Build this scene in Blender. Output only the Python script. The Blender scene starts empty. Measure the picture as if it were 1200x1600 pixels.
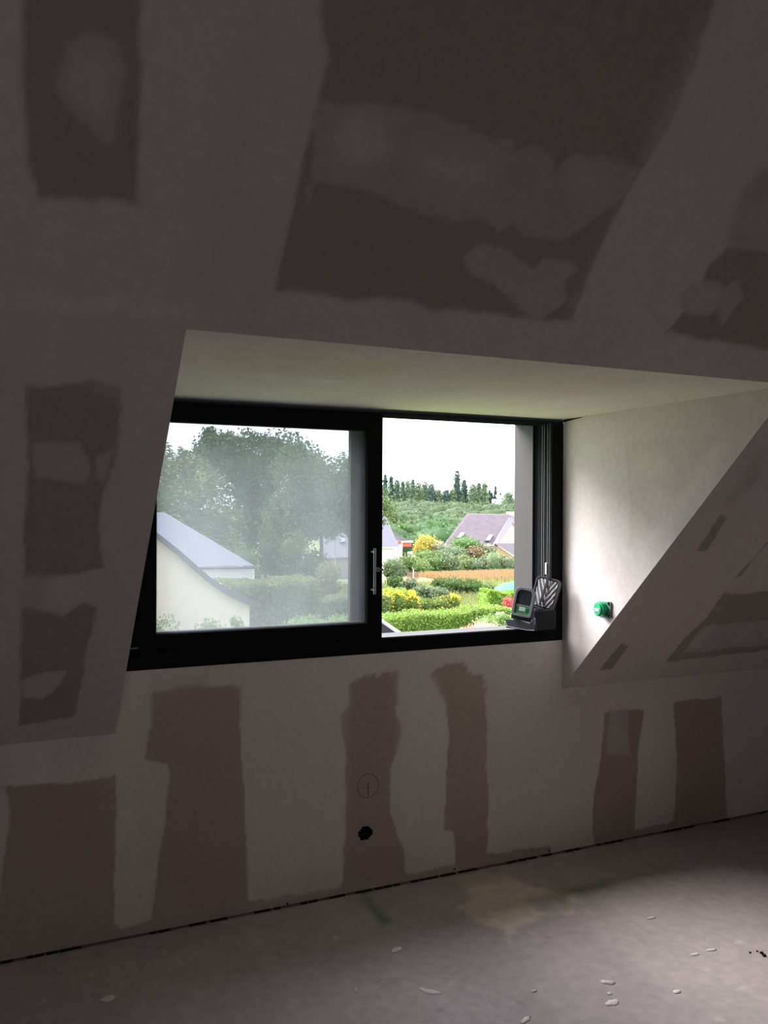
import bpy, math, random
import numpy as np
from mathutils import Vector, Matrix

SC = bpy.context.scene
COL = SC.collection

# ------------------------------------------------------------------ camera
F = 1335.11; YAW = .4287; PIT = -.0038; ROL = .0049
CAM = np.array([0.0, -3.2639, 1.6])
XL, XR, ZB, ZT, ZK, ZC = .4092, 2.406, .994, 2.0179, .7681, 2.0179
FW = np.array([math.sin(YAW)*math.cos(PIT), math.cos(YAW)*math.cos(PIT), math.sin(PIT)])
_r = np.array([math.cos(YAW), -math.sin(YAW), 0.0]); _u = np.cross(_r, FW)
RT = _r*math.cos(ROL) + _u*math.sin(ROL); UP = -_r*math.sin(ROL) + _u*math.cos(ROL)
cd = bpy.data.cameras.new('camera'); cam = bpy.data.objects.new('camera', cd); COL.objects.link(cam)
cd.sensor_fit = 'HORIZONTAL'; cd.sensor_width = 36; cd.lens = F/1200*36
cd.clip_start = .05; cd.clip_end = 3000
M = Matrix.Identity(4)
for i in range(3):
    M[i][0] = RT[i]; M[i][1] = UP[i]; M[i][2] = -FW[i]; M[i][3] = CAM[i]
cam.matrix_world = M
SC.camera = cam

# ------------------------------------------------------------------ exposure, sky, sun
SC.view_settings.view_transform = 'Standard'; SC.view_settings.look = 'None'
SC.view_settings.exposure = 0.28; SC.view_settings.gamma = 1.0; SC.view_settings.use_curve_mapping = False
SKY = 5.4
w = bpy.data.worlds.new('overcast_sky'); SC.world = w; w.use_nodes = True
nt = w.node_tree; nt.nodes.clear()
bg = nt.nodes.new('ShaderNodeBackground'); wo = nt.nodes.new('ShaderNodeOutputWorld')
tc = nt.nodes.new('ShaderNodeTexCoord'); sx = nt.nodes.new('ShaderNodeSeparateXYZ')
rp = nt.nodes.new('ShaderNodeValToRGB')
rp.color_ramp.elements[0].position = 0.0; rp.color_ramp.elements[0].color = (.50, .52, .56, 1)
rp.color_ramp.elements[1].position = 1.0; rp.color_ramp.elements[1].color = (.97, .97, 1, 1)
nt.links.new(tc.outputs['Generated'], sx.inputs[0]); nt.links.new(sx.outputs['Z'], rp.inputs[0])
nt.links.new(rp.outputs[0], bg.inputs[0]); bg.inputs[1].default_value = SKY
nt.links.new(bg.outputs[0], wo.inputs[0])

sl = bpy.data.lights.new('veiled_sun', 'SUN'); sl.energy = 13.0; sl.angle = math.radians(44); sl.color = (1, .97, .93)
so = bpy.data.objects.new('veiled_sun', sl); COL.objects.link(so)
so.rotation_euler = Vector((.42, -.60, -.70)).to_track_quat('-Z', 'Y').to_euler()

def portal(loc, direction, sx_, sy_):
    l = bpy.data.lights.new('opening_portal', 'AREA'); l.shape = 'RECTANGLE'; l.size = sx_; l.size_y = sy_
    l.cycles.is_portal = True
    o = bpy.data.objects.new('opening_portal', l); COL.objects.link(o); o.location = loc
    o.rotation_euler = Vector(direction).to_track_quat('-Z', 'Y').to_euler()
portal(((XL+XR)/2, .34, (ZB+ZT)/2), (0, -1, 0), XR-XL, ZT-ZB)

# ------------------------------------------------------------------ geometry helpers
def ray(px, py): return FW + RT*(px-600)/F - UP*(py-800)/F
def P(px, py, Y): d = ray(px, py); return CAM + d*(Y-CAM[1])/d[1]
def PX(px, py, X): d = ray(px, py); return CAM + d*(X-CAM[0])/d[0]
def PZ(px, py, Z): d = ray(px, py); return CAM + d*(Z-CAM[2])/d[2]
def PS(px, py): d = ray(px, py); return CAM + d*(ZK-CAM[1]-CAM[2])/(d[1]+d[2])
def mpp(p): return float((np.array(p)-CAM)@FW)/F     # metres per photo pixel at p

def tag(o, label=None, cat=None, group=None, kind=None):
    if label: o['label'] = label
    if cat: o['category'] = cat
    if group: o['group'] = group
    if kind: o['kind'] = kind
    return o

def empty(name, loc=(0, 0, 0), rz=0.0):
    o = bpy.data.objects.new(name, None); COL.objects.link(o); o.location = loc; o.rotation_euler.z = rz
    o.empty_display_size = .1
    return o

class MB:
    def __init__(s): s.v = []; s.f = []; s.sm = []
    def poly(s, verts, faces, smooth=False):
        b = len(s.v); s.v += [tuple(map(float, p)) for p in verts]
        for f in faces: s.f.append(tuple(b+i for i in f)); s.sm.append(smooth)
        return s
    def box(s, c, h, rot=None):
        R = rot if rot is not None else np.eye(3)
        vs = [np.array(c)+R@np.array([a*h[0], b*h[1], d*h[2]]) for a in (-1, 1) for b in (-1, 1) for d in (-1, 1)]
        return s.poly(vs, [(0, 1, 3, 2), (4, 6, 7, 5), (0, 4, 5, 1), (2, 3, 7, 6), (0, 2, 6, 4), (1, 5, 7, 3)])
    def bx(s, x0, x1, y0, y1, z0, z1):
        return s.box(((x0+x1)/2, (y0+y1)/2, (z0+z1)/2), (abs(x1-x0)/2, abs(y1-y0)/2, abs(z1-z0)/2))
    def prism(s, poly3, ext):
        n = len(poly3); a = [np.array(p, float) for p in poly3]; e = np.array(ext, float)
        vs = a+[p+e for p in a]
        return s.poly(vs, [tuple(range(n))[::-1], tuple(range(n, 2*n))]+[(i, (i+1) % n, n+(i+1) % n, n+i) for i in range(n)])
    def tube(s, pts, r, n=8, r2=None, caps=True, smooth=True):
        pts = [np.array(p, float) for p in pts]; k = len(pts); rings = []
        for i, p in enumerate(pts):
            d = pts[min(i+1, k-1)]-pts[max(i-1, 0)]; d /= np.linalg.norm(d)+1e-12
            a = np.cross(d, [0, 0, 1.0]) if abs(d[2]) < .9 else np.cross(d, [1.0, 0, 0])
            a /= np.linalg.norm(a); b = np.cross(d, a)
            rr = r if r2 is None else r+(r2-r)*i/(k-1)
            rings += [p+rr*(a*math.cos(2*math.pi*j/n)+b*math.sin(2*math.pi*j/n)) for j in range(n)]
        fs = [(i*n+j, i*n+(j+1) % n, (i+1)*n+(j+1) % n, (i+1)*n+j) for i in range(k-1) for j in range(n)]
        b0 = len(s.v); s.poly(rings, fs, smooth)
        if caps: s.poly(rings[:n], [tuple(range(n))[::-1]]); s.poly(rings[-n:], [tuple(range(n))])
        return s
    def build(s, name, mat, parent=None, bevel=0, seg=2):
        me = bpy.data.meshes.new(name); me.from_pydata(s.v, [], s.f); me.update()
        me.polygons.foreach_set('use_smooth', s.sm)
        if mat: me.materials.append(mat)
        o = bpy.data.objects.new(name, me); COL.objects.link(o)
        if parent:
            o.parent = parent
            bpy_off = Vector(parent_origin(parent)); o.location = -bpy_off
        if bevel:
            import bmesh
            bm = bmesh.new(); bm.from_mesh(me)
            bmesh.ops.remove_doubles(bm, verts=bm.verts, dist=1e-6)
            bmesh.ops.bevel(bm, geom=[e for e in bm.edges if len(e.link_faces) == 2 and e.calc_face_angle(0) > .5], offset=bevel, segments=seg, affect='EDGES', profile=.5)
            bm.to_mesh(me); bm.free()
        return o

def parent_origin(p):
    v = Vector(p.location)
    q = p.parent
    while q: v += Vector(q.location); q = q.parent
    return v

def fix(o):   # world-coordinate mesh under a parent: cancel the parent's offset
    return o

# ------------------------------------------------------------------ materials
def newmat(name):
    m = bpy.data.materials.new(name); m.use_nodes = True; return m, m.node_tree, m.node_tree.nodes['Principled BSDF']

def mat(name, col, rough=.7, metal=0.0, spec=.4, noise=0.0, scale=20.0, bump=0.0, bscale=None, emis=None):
    m, t, b = newmat(name)
    b.inputs['Base Color'].default_value = (*col, 1); b.inputs['Roughness'].default_value = rough
    b.inputs['Metallic'].default_value = metal; b.inputs['Specular IOR Level'].default_value = spec
    tcn = t.nodes.new('ShaderNodeTexCoord')
    if noise:
        n = t.nodes.new('ShaderNodeTexNoise'); n.inputs['Scale'].default_value = scale; n.inputs['Detail'].default_value = 5
        t.links.new(tcn.outputs['Object'], n.inputs['Vector'])
        mp = t.nodes.new('ShaderNodeMapRange'); mp.inputs[3].default_value = 1-noise; mp.inputs[4].default_value = 1+noise
        mp.inputs[1].default_value = .25; mp.inputs[2].default_value = .75
        t.links.new(n.outputs[0], mp.inputs[0])
        vm = t.nodes.new('ShaderNodeVectorMath'); vm.operation = 'SCALE'; vm.inputs[0].default_value = col
        t.links.new(mp.outputs[0], vm.inputs['Scale']); t.links.new(vm.outputs[0], b.inputs['Base Color'])
    if bump:
        n2 = t.nodes.new('ShaderNodeTexNoise'); n2.inputs['Scale'].default_value = bscale or scale*3; n2.inputs['Detail'].default_value = 6
        t.links.new(tcn.outputs['Object'], n2.inputs['Vector'])
        bp = t.nodes.new('ShaderNodeBump'); bp.inputs['Strength'].default_value = bump; bp.inputs['Distance'].default_value = .01
        t.links.new(n2.outputs[0], bp.inputs['Height']); t.links.new(bp.outputs[0], b.inputs['Normal'])
    return m

def attr_mat(name, rough=.9, fine=.05, fscale=60., bump=.12, trans=0.0):
    m, t, b = newmat(name); b.inputs['Roughness'].default_value = rough; b.inputs['Specular IOR Level'].default_value = .2
    a = t.nodes.new('ShaderNodeAttribute'); a.attribute_name = 'tint'
    if fine:
        tcn = t.nodes.new('ShaderNodeTexCoord')
        n = t.nodes.new('ShaderNodeTexNoise'); n.inputs['Scale'].default_value = fscale; n.inputs['Detail'].default_value = 6
        t.links.new(tcn.outputs['Object'], n.inputs['Vector'])
        mp = t.nodes.new('ShaderNodeMapRange'); mp.inputs[3].default_value = 1-fine; mp.inputs[4].default_value = 1+fine
        mp.inputs[1].default_value = .3; mp.inputs[2].default_value = .7
        t.links.new(n.outputs[0], mp.inputs[0])
        vm = t.nodes.new('ShaderNodeVectorMath'); vm.operation = 'SCALE'
        t.links.new(a.outputs['Color'], vm.inputs[0]); t.links.new(mp.outputs[0], vm.inputs['Scale'])
        t.links.new(vm.outputs[0], b.inputs['Base Color'])
        bp = t.nodes.new('ShaderNodeBump'); bp.inputs['Strength'].default_value = bump; bp.inputs['Distance'].default_value = .003
        t.links.new(n.outputs[0], bp.inputs['Height']); t.links.new(bp.outputs[0], b.inputs['Normal'])
    else:
        t.links.new(a.outputs['Color'], b.inputs['Base Color'])
    if trans:
        out = t.nodes['Material Output']; tr = t.nodes.new('ShaderNodeBsdfTranslucent'); mx = t.nodes.new('ShaderNodeMixShader')
        mx.inputs[0].default_value = trans
        t.links.new(a.outputs['Color'], tr.inputs[0]); t.links.new(b.outputs[0], mx.inputs[1]); t.links.new(tr.outputs[0], mx.inputs[2])
        t.links.new(mx.outputs[0], out.inputs[0])
    return m

def dirty_glass(name, base, amp, seed):
    m, t, b = newmat(name); out = t.nodes['Material Output']
    tr = t.nodes.new('ShaderNodeBsdfTransparent'); tr.inputs[0].default_value = (.80, .81, .84, 1)
    gl = t.nodes.new('ShaderNodeBsdfGlossy'); gl.inputs['Roughness'].default_value = .03
    tl = t.nodes.new('ShaderNodeBsdfTranslucent'); tl.inputs[0].default_value = (.82, .87, .87, 1)
    tcn = t.nodes.new('ShaderNodeTexCoord'); mp = t.nodes.new('ShaderNodeMapping'); mp.inputs['Location'].default_value = (seed, seed, 0)
    mp.inputs['Scale'].default_value = (1, 1, .55)
    n = t.nodes.new('ShaderNodeTexNoise'); n.inputs['Scale'].default_value = 3.2; n.inputs['Detail'].default_value = 4
    t.links.new(tcn.outputs['Object'], mp.inputs[0]); t.links.new(mp.outputs[0], n.inputs['Vector'])
    n2 = t.nodes.new('ShaderNodeTexNoise'); n2.inputs['Scale'].default_value = 140; n2.inputs['Detail'].default_value = 2
    t.links.new(tcn.outputs['Object'], n2.inputs['Vector'])
    r1 = t.nodes.new('ShaderNodeMapRange'); r1.inputs[1].default_value = .3; r1.inputs[2].default_value = .7
    r1.inputs[3].default_value = base-amp; r1.inputs[4].default_value = base+amp
    t.links.new(n.outputs[0], r1.inputs[0])
    r2 = t.nodes.new('ShaderNodeMapRange'); r2.inputs[1].default_value = .6; r2.inputs[2].default_value = .8
    r2.inputs[3].default_value = 0; r2.inputs[4].default_value = .0
    t.links.new(n2.outputs[0], r2.inputs[0])
    ad = t.nodes.new('ShaderNodeMath'); ad.operation = 'ADD'; t.links.new(r1.outputs[0], ad.inputs[0]); t.links.new(r2.outputs[0], ad.inputs[1])
    mx = t.nodes.new('ShaderNodeMixShader'); t.links.new(ad.outputs[0], mx.inputs[0]); t.links.new(tr.outputs[0], mx.inputs[1]); t.links.new(tl.outputs[0], mx.inputs[2])
    fr = t.nodes.new('ShaderNodeMixShader'); fr.inputs[0].default_value = .04
    t.links.new(mx.outputs[0], fr.inputs[1]); t.links.new(gl.outputs[0], fr.inputs[2]); t.links.new(fr.outputs[0], out.inputs[0])
    return m

COMP = np.array([.67, .615, .575]); BOARD = np.array([.375, .325, .29])
m_plaster = attr_mat('jointed_plasterboard', fine=.05, fscale=45)
m_floor = attr_mat('screed_floor', fine=.10, fscale=22, bump=.3)
m_plain = mat('plain_plaster', tuple(COMP*.93), .9, noise=.08, scale=3)
m_frame = mat('anthracite_frame', (.013, .0135, .015), .7, spec=.0)
m_reveal = mat('grey_lacquered_reveal', (.038, .035, .039), .7, noise=.05, scale=12)
m_alu = mat('pale_aluminium', (.048, .047, .054), .7)
m_track = mat('bright_track_edge', (.22, .22, .23), .45)
m_steel = mat('brushed_steel', (.30, .31, .31), .35, metal=.6)
m_dark = mat('dark_void', (.006, .006, .006), .9, spec=0)
m_glass_in = dirty_glass('dusty_pane', .056, .022, 1.3)
m_glass_out = dirty_glass('streaked_pane', .040, .018, 7.7)
m_leaf = attr_mat('leaves', rough=.7, fine=0, trans=.3)
m_bark = mat('bark', (.10, .08, .06), .9, noise=.3, scale=6)

# ------------------------------------------------------------------ noise and masks for wall finishes
def vnoise(x, y, seed):
    xi = np.floor(x).astype(np.int64); yi = np.floor(y).astype(np.int64); xf = x-xi; yf = y-yi
    def h(a, b):
        n = (a*374761393+b*668265263+seed*1442695041) & 0x7fffffff
        n = ((n ^ (n >> 13))*1274126177) & 0x7fffffff
        return ((n ^ (n >> 16)) & 0xffff)/65535.0
    u = xf*xf*(3-2*xf); v = yf*yf*(3-2*yf)
    return (h(xi, yi)*(1-u)+h(xi+1, yi)*u)*(1-v)+(h(xi, yi+1)*(1-u)+h(xi+1, yi+1)*u)*v
def fbm(x, y, seed, o=3): return sum(vnoise(x*2**i, y*2**i, seed+i)/2**i for i in range(o))/sum(1/2**i for i in range(o))-.5

def sdist(U, V, poly):
    poly = np.array(poly); n = len(poly); d = np.full(U.shape, 1e9); inside = np.zeros(U.shape, bool)
    for i in range(n):
        ax, ay = poly[i]; bx_, by = poly[(i+1) % n]; ex, ey = bx_-ax, by-ay
        t = np.clip(((U-ax)*ex+(V-ay)*ey)/(ex*ex+ey*ey+1e-12), 0, 1)
        d = np.minimum(d, np.hypot(U-ax-t*ex, V-ay-t*ey))
        if abs(ey) > 1e-12:
            c = ((ay > V) != (by > V)) & (U < ex*(V-ay)/ey+ax); inside ^= c
    return np.where(inside, d, -d)

def paint(U, V, base, layers, seed=1):
    c = np.tile(base, (U.size, 1)).reshape(*U.shape, 3)
    c = c*(1+.10*fbm(U*2.2, V*2.2, seed, 3)+.10*fbm(U*9, V*1.2, seed+9, 2))[..., None]
    for k, (poly, col, feather, op, rag) in enumerate(layers):
        poly = np.array(poly); lo = poly.min(0)-.12; hi = poly.max(0)+.12
        m = (U > lo[0]) & (U < hi[0]) & (V > lo[1]) & (V < hi[1])
        if not m.any(): continue
        u = U[m]; v = V[m]
        du = rag*(fbm(u*14, v*14, seed+31*k, 2)*1.2+fbm(u*70, v*70, seed+31*k+5, 2)*.6)
        dv = rag*(fbm(u*14+50, v*14, seed+31*k+2, 2)*1.2+fbm(u*70+50, v*70, seed+31*k+7, 2)*.6)
        feather = feather*.55 if feather <= .014 else feather
        a = np.clip(sdist(u+du, v+dv, poly)/feather*.5+.5, 0, 1); a = a*a*(3-2*a)*op
        cc = np.array(col)*(1+.05*fbm(u*30, v*30, seed+k, 2))[:, None]
        c[m] = c[m]*(1-a[:, None])+cc*a[:, None]
    return c

def axis(a, b, fa, fb, step, coarse, marks=()):
    pts = list(np.arange(a, fa, coarse))+list(np.arange(max(a, fa), min(b, fb), step))+list(np.arange(max(fb, a), b, coarse))+[a, b]+list(marks)
    pts = sorted(set(np.round(pts, 6)));
    out = [pts[0]]
    for p in pts[1:]:
        if p-out[-1] < step*.35:
            if any(abs(p-q) < 1e-6 for q in marks) or abs(p-b) < 1e-6: out[-1] = p if not any(abs(out[-1]-q) < 1e-6 for q in marks) else out[-1]
            continue
        out.append(p)
    return np.array(out)

def surface(name, us, vs, to3, color, material, hole=None, flip=False, parent=None):
    U, V = np.meshgrid(us, vs, indexing='ij'); nu, nv = U.shape
    pts = to3(U, V); cols = color(U, V)
    idx = np.arange(nu*nv).reshape(nu, nv)
    q = np.stack([idx[:-1, :-1], idx[1:, :-1], idx[1:, 1:], idx[:-1, 1:]], -1)
    if flip: q = q[..., ::-1]
    if hole is not None:
        uc = (us[:-1]+us[1:])/2; vc = (vs[:-1]+vs[1:])/2; UC, VC = np.meshgrid(uc, vc, indexing='ij')
        q = q[~hole(UC, VC)]
    else: q = q.reshape(-1, 4)
    q = q.reshape(-1, 4)
    me = bpy.data.meshes.new(name)
    me.vertices.add(nu*nv); me.vertices.foreach_set('co', pts.reshape(-1).astype(np.float32))
    me.loops.add(q.size); me.loops.foreach_set('vertex_index', q.reshape(-1).astype(np.int32))
    me.polygons.add(len(q)); me.polygons.foreach_set('loop_start', np.arange(0, q.size, 4, dtype=np.int32))
    me.update(calc_edges=True)
    at = me.color_attributes.new('tint', 'FLOAT_COLOR', 'POINT')
    at.data.foreach_set('color', np.concatenate([cols.reshape(-1, 3), np.ones((nu*nv, 1))], 1).reshape(-1).astype(np.float32))
    me.materials.append(material); me.validate()
    o = bpy.data.objects.new(name, me); COL.objects.link(o)
    if parent: o.parent = parent
    return o

B = BOARD; K = COMP
L1 = K*.80     # thin coat over board
L2 = K*.70
RG = .012
# ---- sloped ceiling: coordinates u = x, v = height above the fold
def SP(lst): return [(PS(*p)[0], PS(*p)[2]-ZK) for p in lst]
def WP(lst): return [(P(p[0], p[1], 0)[0], P(p[0], p[1], 0)[2]) for p in lst]
def ell(cx, cy, rx, ry, n=14, rot=0): return [(cx+rx*math.cos(a)*math.cos(rot)-ry*math.sin(a)*math.sin(rot), cy+rx*math.cos(a)*math.sin(rot)+ry*math.sin(a)*math.cos(rot)) for a in [2*math.pi*i/n for i in range(n)]]
slope_layers = []
def SL(pts, col, feather=.008, op=1.0, rag=RG): slope_layers.append((SP(pts), col, feather, op, rag))
SL([(35, -60), (224, -60), (222, 0), (215, 316), (60, 308), (45, 250), (38, 130)], B, .014)
SL([(100, 70), (130, 52), (180, 62), (195, 100), (188, 150), (180, 215), (163, 228), (140, 200), (102, 165), (93, 130), (102, 90)], L2, .012)
SL([(104, 80), (140, 62), (170, 75), (183, 110), (180, 165), (150, 185), (110, 150), (98, 120)], K*.88, .03, .8)
SL([(40, 110), (90, 125), (92, 135), (45, 128)], L2*.9, .012, .5)
SL([(508, -60), (1150, -60), (1115, 0), (1100, 45), (1090, 60), (1093, 82), (1060, 160), (1045, 200), (1000, 270), (960, 340), (930, 400), (895, 502), (800, 500), (760, 490), (680, 484), (640, 472), (600, 466), (560, 468), (432, 455), (448, 370), (470, 250), (492, 170), (512, 90), (500, 20)], B, .012)
SL([(497, 158), (600, 165), (680, 180), (760, 212), (805, 222), (800, 240), (830, 228), (862, 250), (866, 268), (895, 242), (950, 245), (997, 262), (985, 290), (960, 320), (930, 345), (880, 378), (820, 370), (800, 350), (775, 365), (750, 340), (710, 345), (640, 325), (560, 295), (485, 290), (490, 200)], K*.74, .010, .95)
SL(ell(565, 220, 48, 40), K*.92, .03, .9); SL(ell(715, 265, 62, 34, rot=.15), K*.88, .04, .8); SL(ell(922, 285, 38, 36), K*.84, .03, .8)
SL([(725, 402), (745, 382), (790, 388), (815, 408), (835, 420), (850, 402), (880, 405), (902, 425), (880, 445), (885, 470), (865, 485), (850, 497), (830, 500), (815, 480), (780, 450), (735, 430)], K*.80, .010)
SL([(478, 300), (486, 288), (490, 300), (484, 318)], K*.8, .006, .7)
SL([(1260, 240), (1200, 262), (1160, 300), (1140, 385), (1260, 400)], B*1.15, .03, .7)
SL([(1155, 312), (1260, 295), (1260, 372), (1165, 368)], K*.85, .02, .8)
SL([(1300, 402), (1200, 394), (1135, 390), (1108, 412), (1095, 440), (1065, 490), (1038, 520), (1100, 530), (1200, 546), (1300, 556)], B, .012)
SL([(1055, 462), (1090, 440), (1125, 440), (1132, 460), (1112, 492), (1075, 494)], K*.84, .012)
SL([(1135, 447), (1150, 438), (1160, 470), (1130, 508), (1116, 480)], K*.80, .01)
SL([(41, 606), (131, 597), (191, 604), (180, 704), (163, 758), (156, 812), (162, 887), (112, 899), (36, 906), (43, 737), (47, 692)], B, .010)
SL([(49, 694), (124, 694), (139, 730), (133, 757), (95, 752), (56, 749)], K*.82, .012)
SL([(150, 711), (178, 702), (165, 756), (150, 749)], K*.8, .012)
SL([(34, 947), (75, 955), (100, 962), (127, 940), (154, 947), (139, 1000), (127, 1064), (116, 1120), (28, 1135), (32, 992)], B, .010)
SL([(34, 900), (75, 898), (70, 955), (34, 950)], K*.86, .02, .7)
SL([(70, 910), (110, 900), (128, 915), (128, 940), (100, 952), (75, 945)], K*1.0, .02, .8)
SL([(34, 1064), (67, 1050), (100, 1048), (92, 1071), (67, 1094), (34, 1090)], K*.9, .010)
SL([(1130, 928), (1300, 920), (1300, 1012), (1200, 1016), (1039, 1035), (1068, 999), (1100, 970)], B*1.05, .008)
SL([(1102, 977), (1200, 970), (1300, 966), (1300, 1003), (1200, 1009), (1120, 1014), (1066, 1022), (1085, 995)], K*.80, .010)
SL([(1075, 1010), (1112, 975), (1122, 975), (1088, 1015)], K*.95, .01, .7); SL([(1140, 1008), (1170, 975), (1182, 975), (1155, 1008)], K*.92, .01, .7)
SL([(1215, 835), (1198, 848), (1158, 900), (1148, 903), (1160, 890)], B, .008)
SL([(1127, 803), (1136, 811), (1103, 861), (1087, 861)], B, .006)
SL([(971, 1005), (981, 1011), (955, 1047), (935, 1048)], B*.95, .006)
SL([(1190, 700), (1197, 712), (1140, 790), (1130, 790)], B*1.2, .02, .4)
SL([(1178, 732), (1190, 738), (1170, 765), (1160, 762)], B*1.1, .015, .4)
SL([(900, 480), (960, 350), (1090, 60), (1200, -40), (1260, -40), (1060, 340), (985, 500)], K*1.05, .05, .55)
SL([(0, 462), (200, 468), (300, 482), (300, 495), (150, 490), (0, 480)], K*1.10, .02, .6)
SL([(120, 595), (205, 600), (200, 640), (180, 620)], K*.95, .03, .5)

# ---- knee wall
wall_layers = []
def WL(pts, col, feather=.008, op=1.0, rag=RG): wall_layers.append((WP(pts), col, feather, op, rag))
KB = B*np.array([1.27, 1.20, 1.17])
WL([(-80, 1520), (-80, 1236), (20, 1228), (105, 1224), (181, 1213), (178, 1443), (190, 1450), (233, 1440), (236, 1432), (257, 1280), (265, 1210), (260, 1192), (227, 1187), (236, 1117), (233, 1082), (303, 1070), (371, 1073), (382, 1233), (388, 1409), (400, 1416), (530, 1392), (534, 1450), (-80, 1560)], KB, .007)
WL([(-80, 1236), (10, 1230), (14, 1290), (8, 1330), (0, 1400), (-80, 1400)], K*1.08, .01)
WL([(545, 1064), (580, 1056), (624, 1050), (618, 1105), (628, 1128), (612, 1204), (610, 1274), (630, 1327), (634, 1367), (634, 1400), (534, 1420), (534, 1391), (540, 1292), (542, 1175), (531, 1122), (548, 1100)], KB*.97, .008, rag=.018)
WL([(672, 1052), (685, 1045), (722, 1034), (735, 1052), (757, 1056), (760, 1150), (763, 1250), (762, 1335), (860, 1322), (865, 1345), (710, 1385), (634, 1400), (634, 1368), (712, 1356), (708, 1300), (692, 1295), (702, 1150), (697, 1100)], KB*1.0, .008, rag=.016)
WL([(620, 1060), (680, 1056), (695, 1100), (690, 1200), (688, 1250), (655, 1310), (630, 1300), (618, 1210), (625, 1130)], K*1.18, .03, .6)
WL([(945, 1112), (1007, 1109), (1000, 1150), (995, 1200), (992, 1296), (1040, 1286), (1040, 1310), (927, 1335), (927, 1250), (940, 1175)], KB*.95, .007)
WL([(952, 1108), (982, 1108), (984, 1181), (949, 1179)], K*.82, .007)
WL([(1053, 1098), (1127, 1088), (1132, 1200), (1136, 1290), (1040, 1315), (1040, 1290), (1053, 1280), (1058, 1200)], KB*.92, .008)
WL([(233, 1060), (318, 1050), (322, 1070), (240, 1078)], K*.9, .03, .6)
WL([(390, 1080), (540, 1060), (535, 1380), (395, 1405)], K*1.16, .04, .5)

WL([(388, 1410), (540, 1382), (700, 1354), (762, 1338), (762, 1360), (540, 1405), (388, 1432)], KB*1.1, .008, .8, .02)
# ---- build surfaces
XA, XB_ = -2.2, 6.4
us = axis(XA, XB_, -.25, 4.1, .008, .25, (XL, XR))
HMAX = 2.15
vs = axis(0, HMAX, 0, 2.05, .008, .1, (ZC-ZK,))
slope_ob = surface('ceiling', us, vs, lambda U, V: np.stack([U, -V, ZK+V], -1), lambda U, V: paint(U, V, K*.97, slope_layers, 3), m_plaster,
        hole=lambda U, V: (U > XL) & (U < XR) & (V < ZC-ZK))
tag(slope_ob, 'sloped attic ceiling of plasterboard with pale filler bands and dark bare board', kind='structure')
FG = .012
vs2 = axis(FG, ZK, FG, ZK, .008, .1)
bc = P(571, 1302, 0); HR = .031
def wall_map(U, V): return np.stack([U, np.zeros_like(U), V], -1)
wall_ob = surface('wall_front', us, vs2, wall_map, lambda U, V: paint(U, V, K*1.13, wall_layers, 11), m_plaster,
        hole=lambda U, V: np.hypot(U-bc[0], V-bc[2]) < HR+.003*fbm(U*120, V*120, 5, 2))
tag(wall_ob, 'low plasterboard wall below the window with vertical filler bands', kind='structure')
us3 = axis(XL, XR, XL, XR, .02, .1)
vs3 = np.linspace(ZK, ZB, 16)
surf_sill = surface('wall_front_sill', us3, vs3, wall_map, lambda U, V: paint(U, V, K*1.13, wall_layers, 11), m_plaster)
tag(surf_sill, 'plastered strip right under the window frame', kind='structure')

# dormer ceiling and cheeks
def CP(lst): return [(PZ(p[0], p[1], ZC)[0], PZ(p[0], p[1], ZC)[1]) for p in lst]
KC = np.array([.88, .81, .77]); KY = np.array([.85, .80, .67])
cl = [(CP([(352, 542), (660, 571), (588, 597), (316, 579)]), KY, .02, .8, .015), (CP([(817, 579), (1010, 594), (900, 616), (765, 603)]), KC*np.array([1.05, .98, .9]), .03, .7, .015),
      (CP([(300, 585), (560, 600), (540, 625), (290, 610)]), KY*1.03, .03, .5, .02), (CP(ell(515, 597, 18, 4)), KC*1.1, .01, .7, .004), (CP(ell(420, 588, 22, 5)), KC*1.1, .01, .7, .004),
      (CP([(660, 571), (588, 597), (520, 622), (600, 630), (700, 600), (760, 580)]), KC*.97, .03, .6, .02)]
yc = -(ZC-ZK)
dc = surface('ceiling_dormer', axis(XL, XR, XL, XR, .012, .1), axis(yc, -.004, yc, 0, .012, .1), lambda U, V: np.stack([U, V, np.full_like(U, ZC)], -1), lambda U, V: paint(U, V, KC, cl, 21), m_plaster, flip=True)
tag(dc, 'flat plaster ceiling of the dormer above the window', kind='structure')
def KP(lst): return [(PX(p[0], p[1], XR)[1], PX(p[0], p[1], XR)[2]) for p in lst]
kl = [(KP([(982, 700), (1114, 690), (1068, 762), (1013, 834), (990, 853)]), K*np.array([.93, .89, .91]), .03, .7, .02),
      (KP([(978, 690), (984, 700), (992, 850), (982, 855), (985, 780)]), K*.83, .015, .5, .01), (KP([(980, 690), (1120, 680), (1118, 692), (985, 702)]), K*.87, .02, .5, .01),
      (KP(ell(1030, 785, 22, 25)), K*1.06, .03, .6, .01), (KP(ell(1020, 725, 25, 25)), K*1.04, .03, .6, .01),
      (KP([(1120, 690), (1060, 780), (1010, 845), (1030, 845), (1085, 775), (1140, 695)]), K*1.08, .02, .6, .01)]
def cheek(name, x, flip, layers, label):
    def to3(U, V):
        y = U; top = ZC; bot = np.maximum(ZK-y, ZK); z = bot+(top-bot)*V
        return np.stack([np.full_like(y, x), y, z], -1)
    def col(U, V):
        bot = ZK-U; return paint(U, bot+(ZC-bot)*V, K*np.array([.99, .985, 1.06]), layers, 41)
    o = surface(name, np.linspace(yc, 0, 120), np.linspace(0, 1, 100), to3, col, m_plaster, flip=flip)
    tag(o, label, kind='structure')
cheek('wall_dormer_right', XR, False, kl, 'bright triangular plaster cheek wall right of the window')
cheek('wall_dormer_left', XL, True, [], 'triangular plaster cheek wall left of the window')

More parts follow.
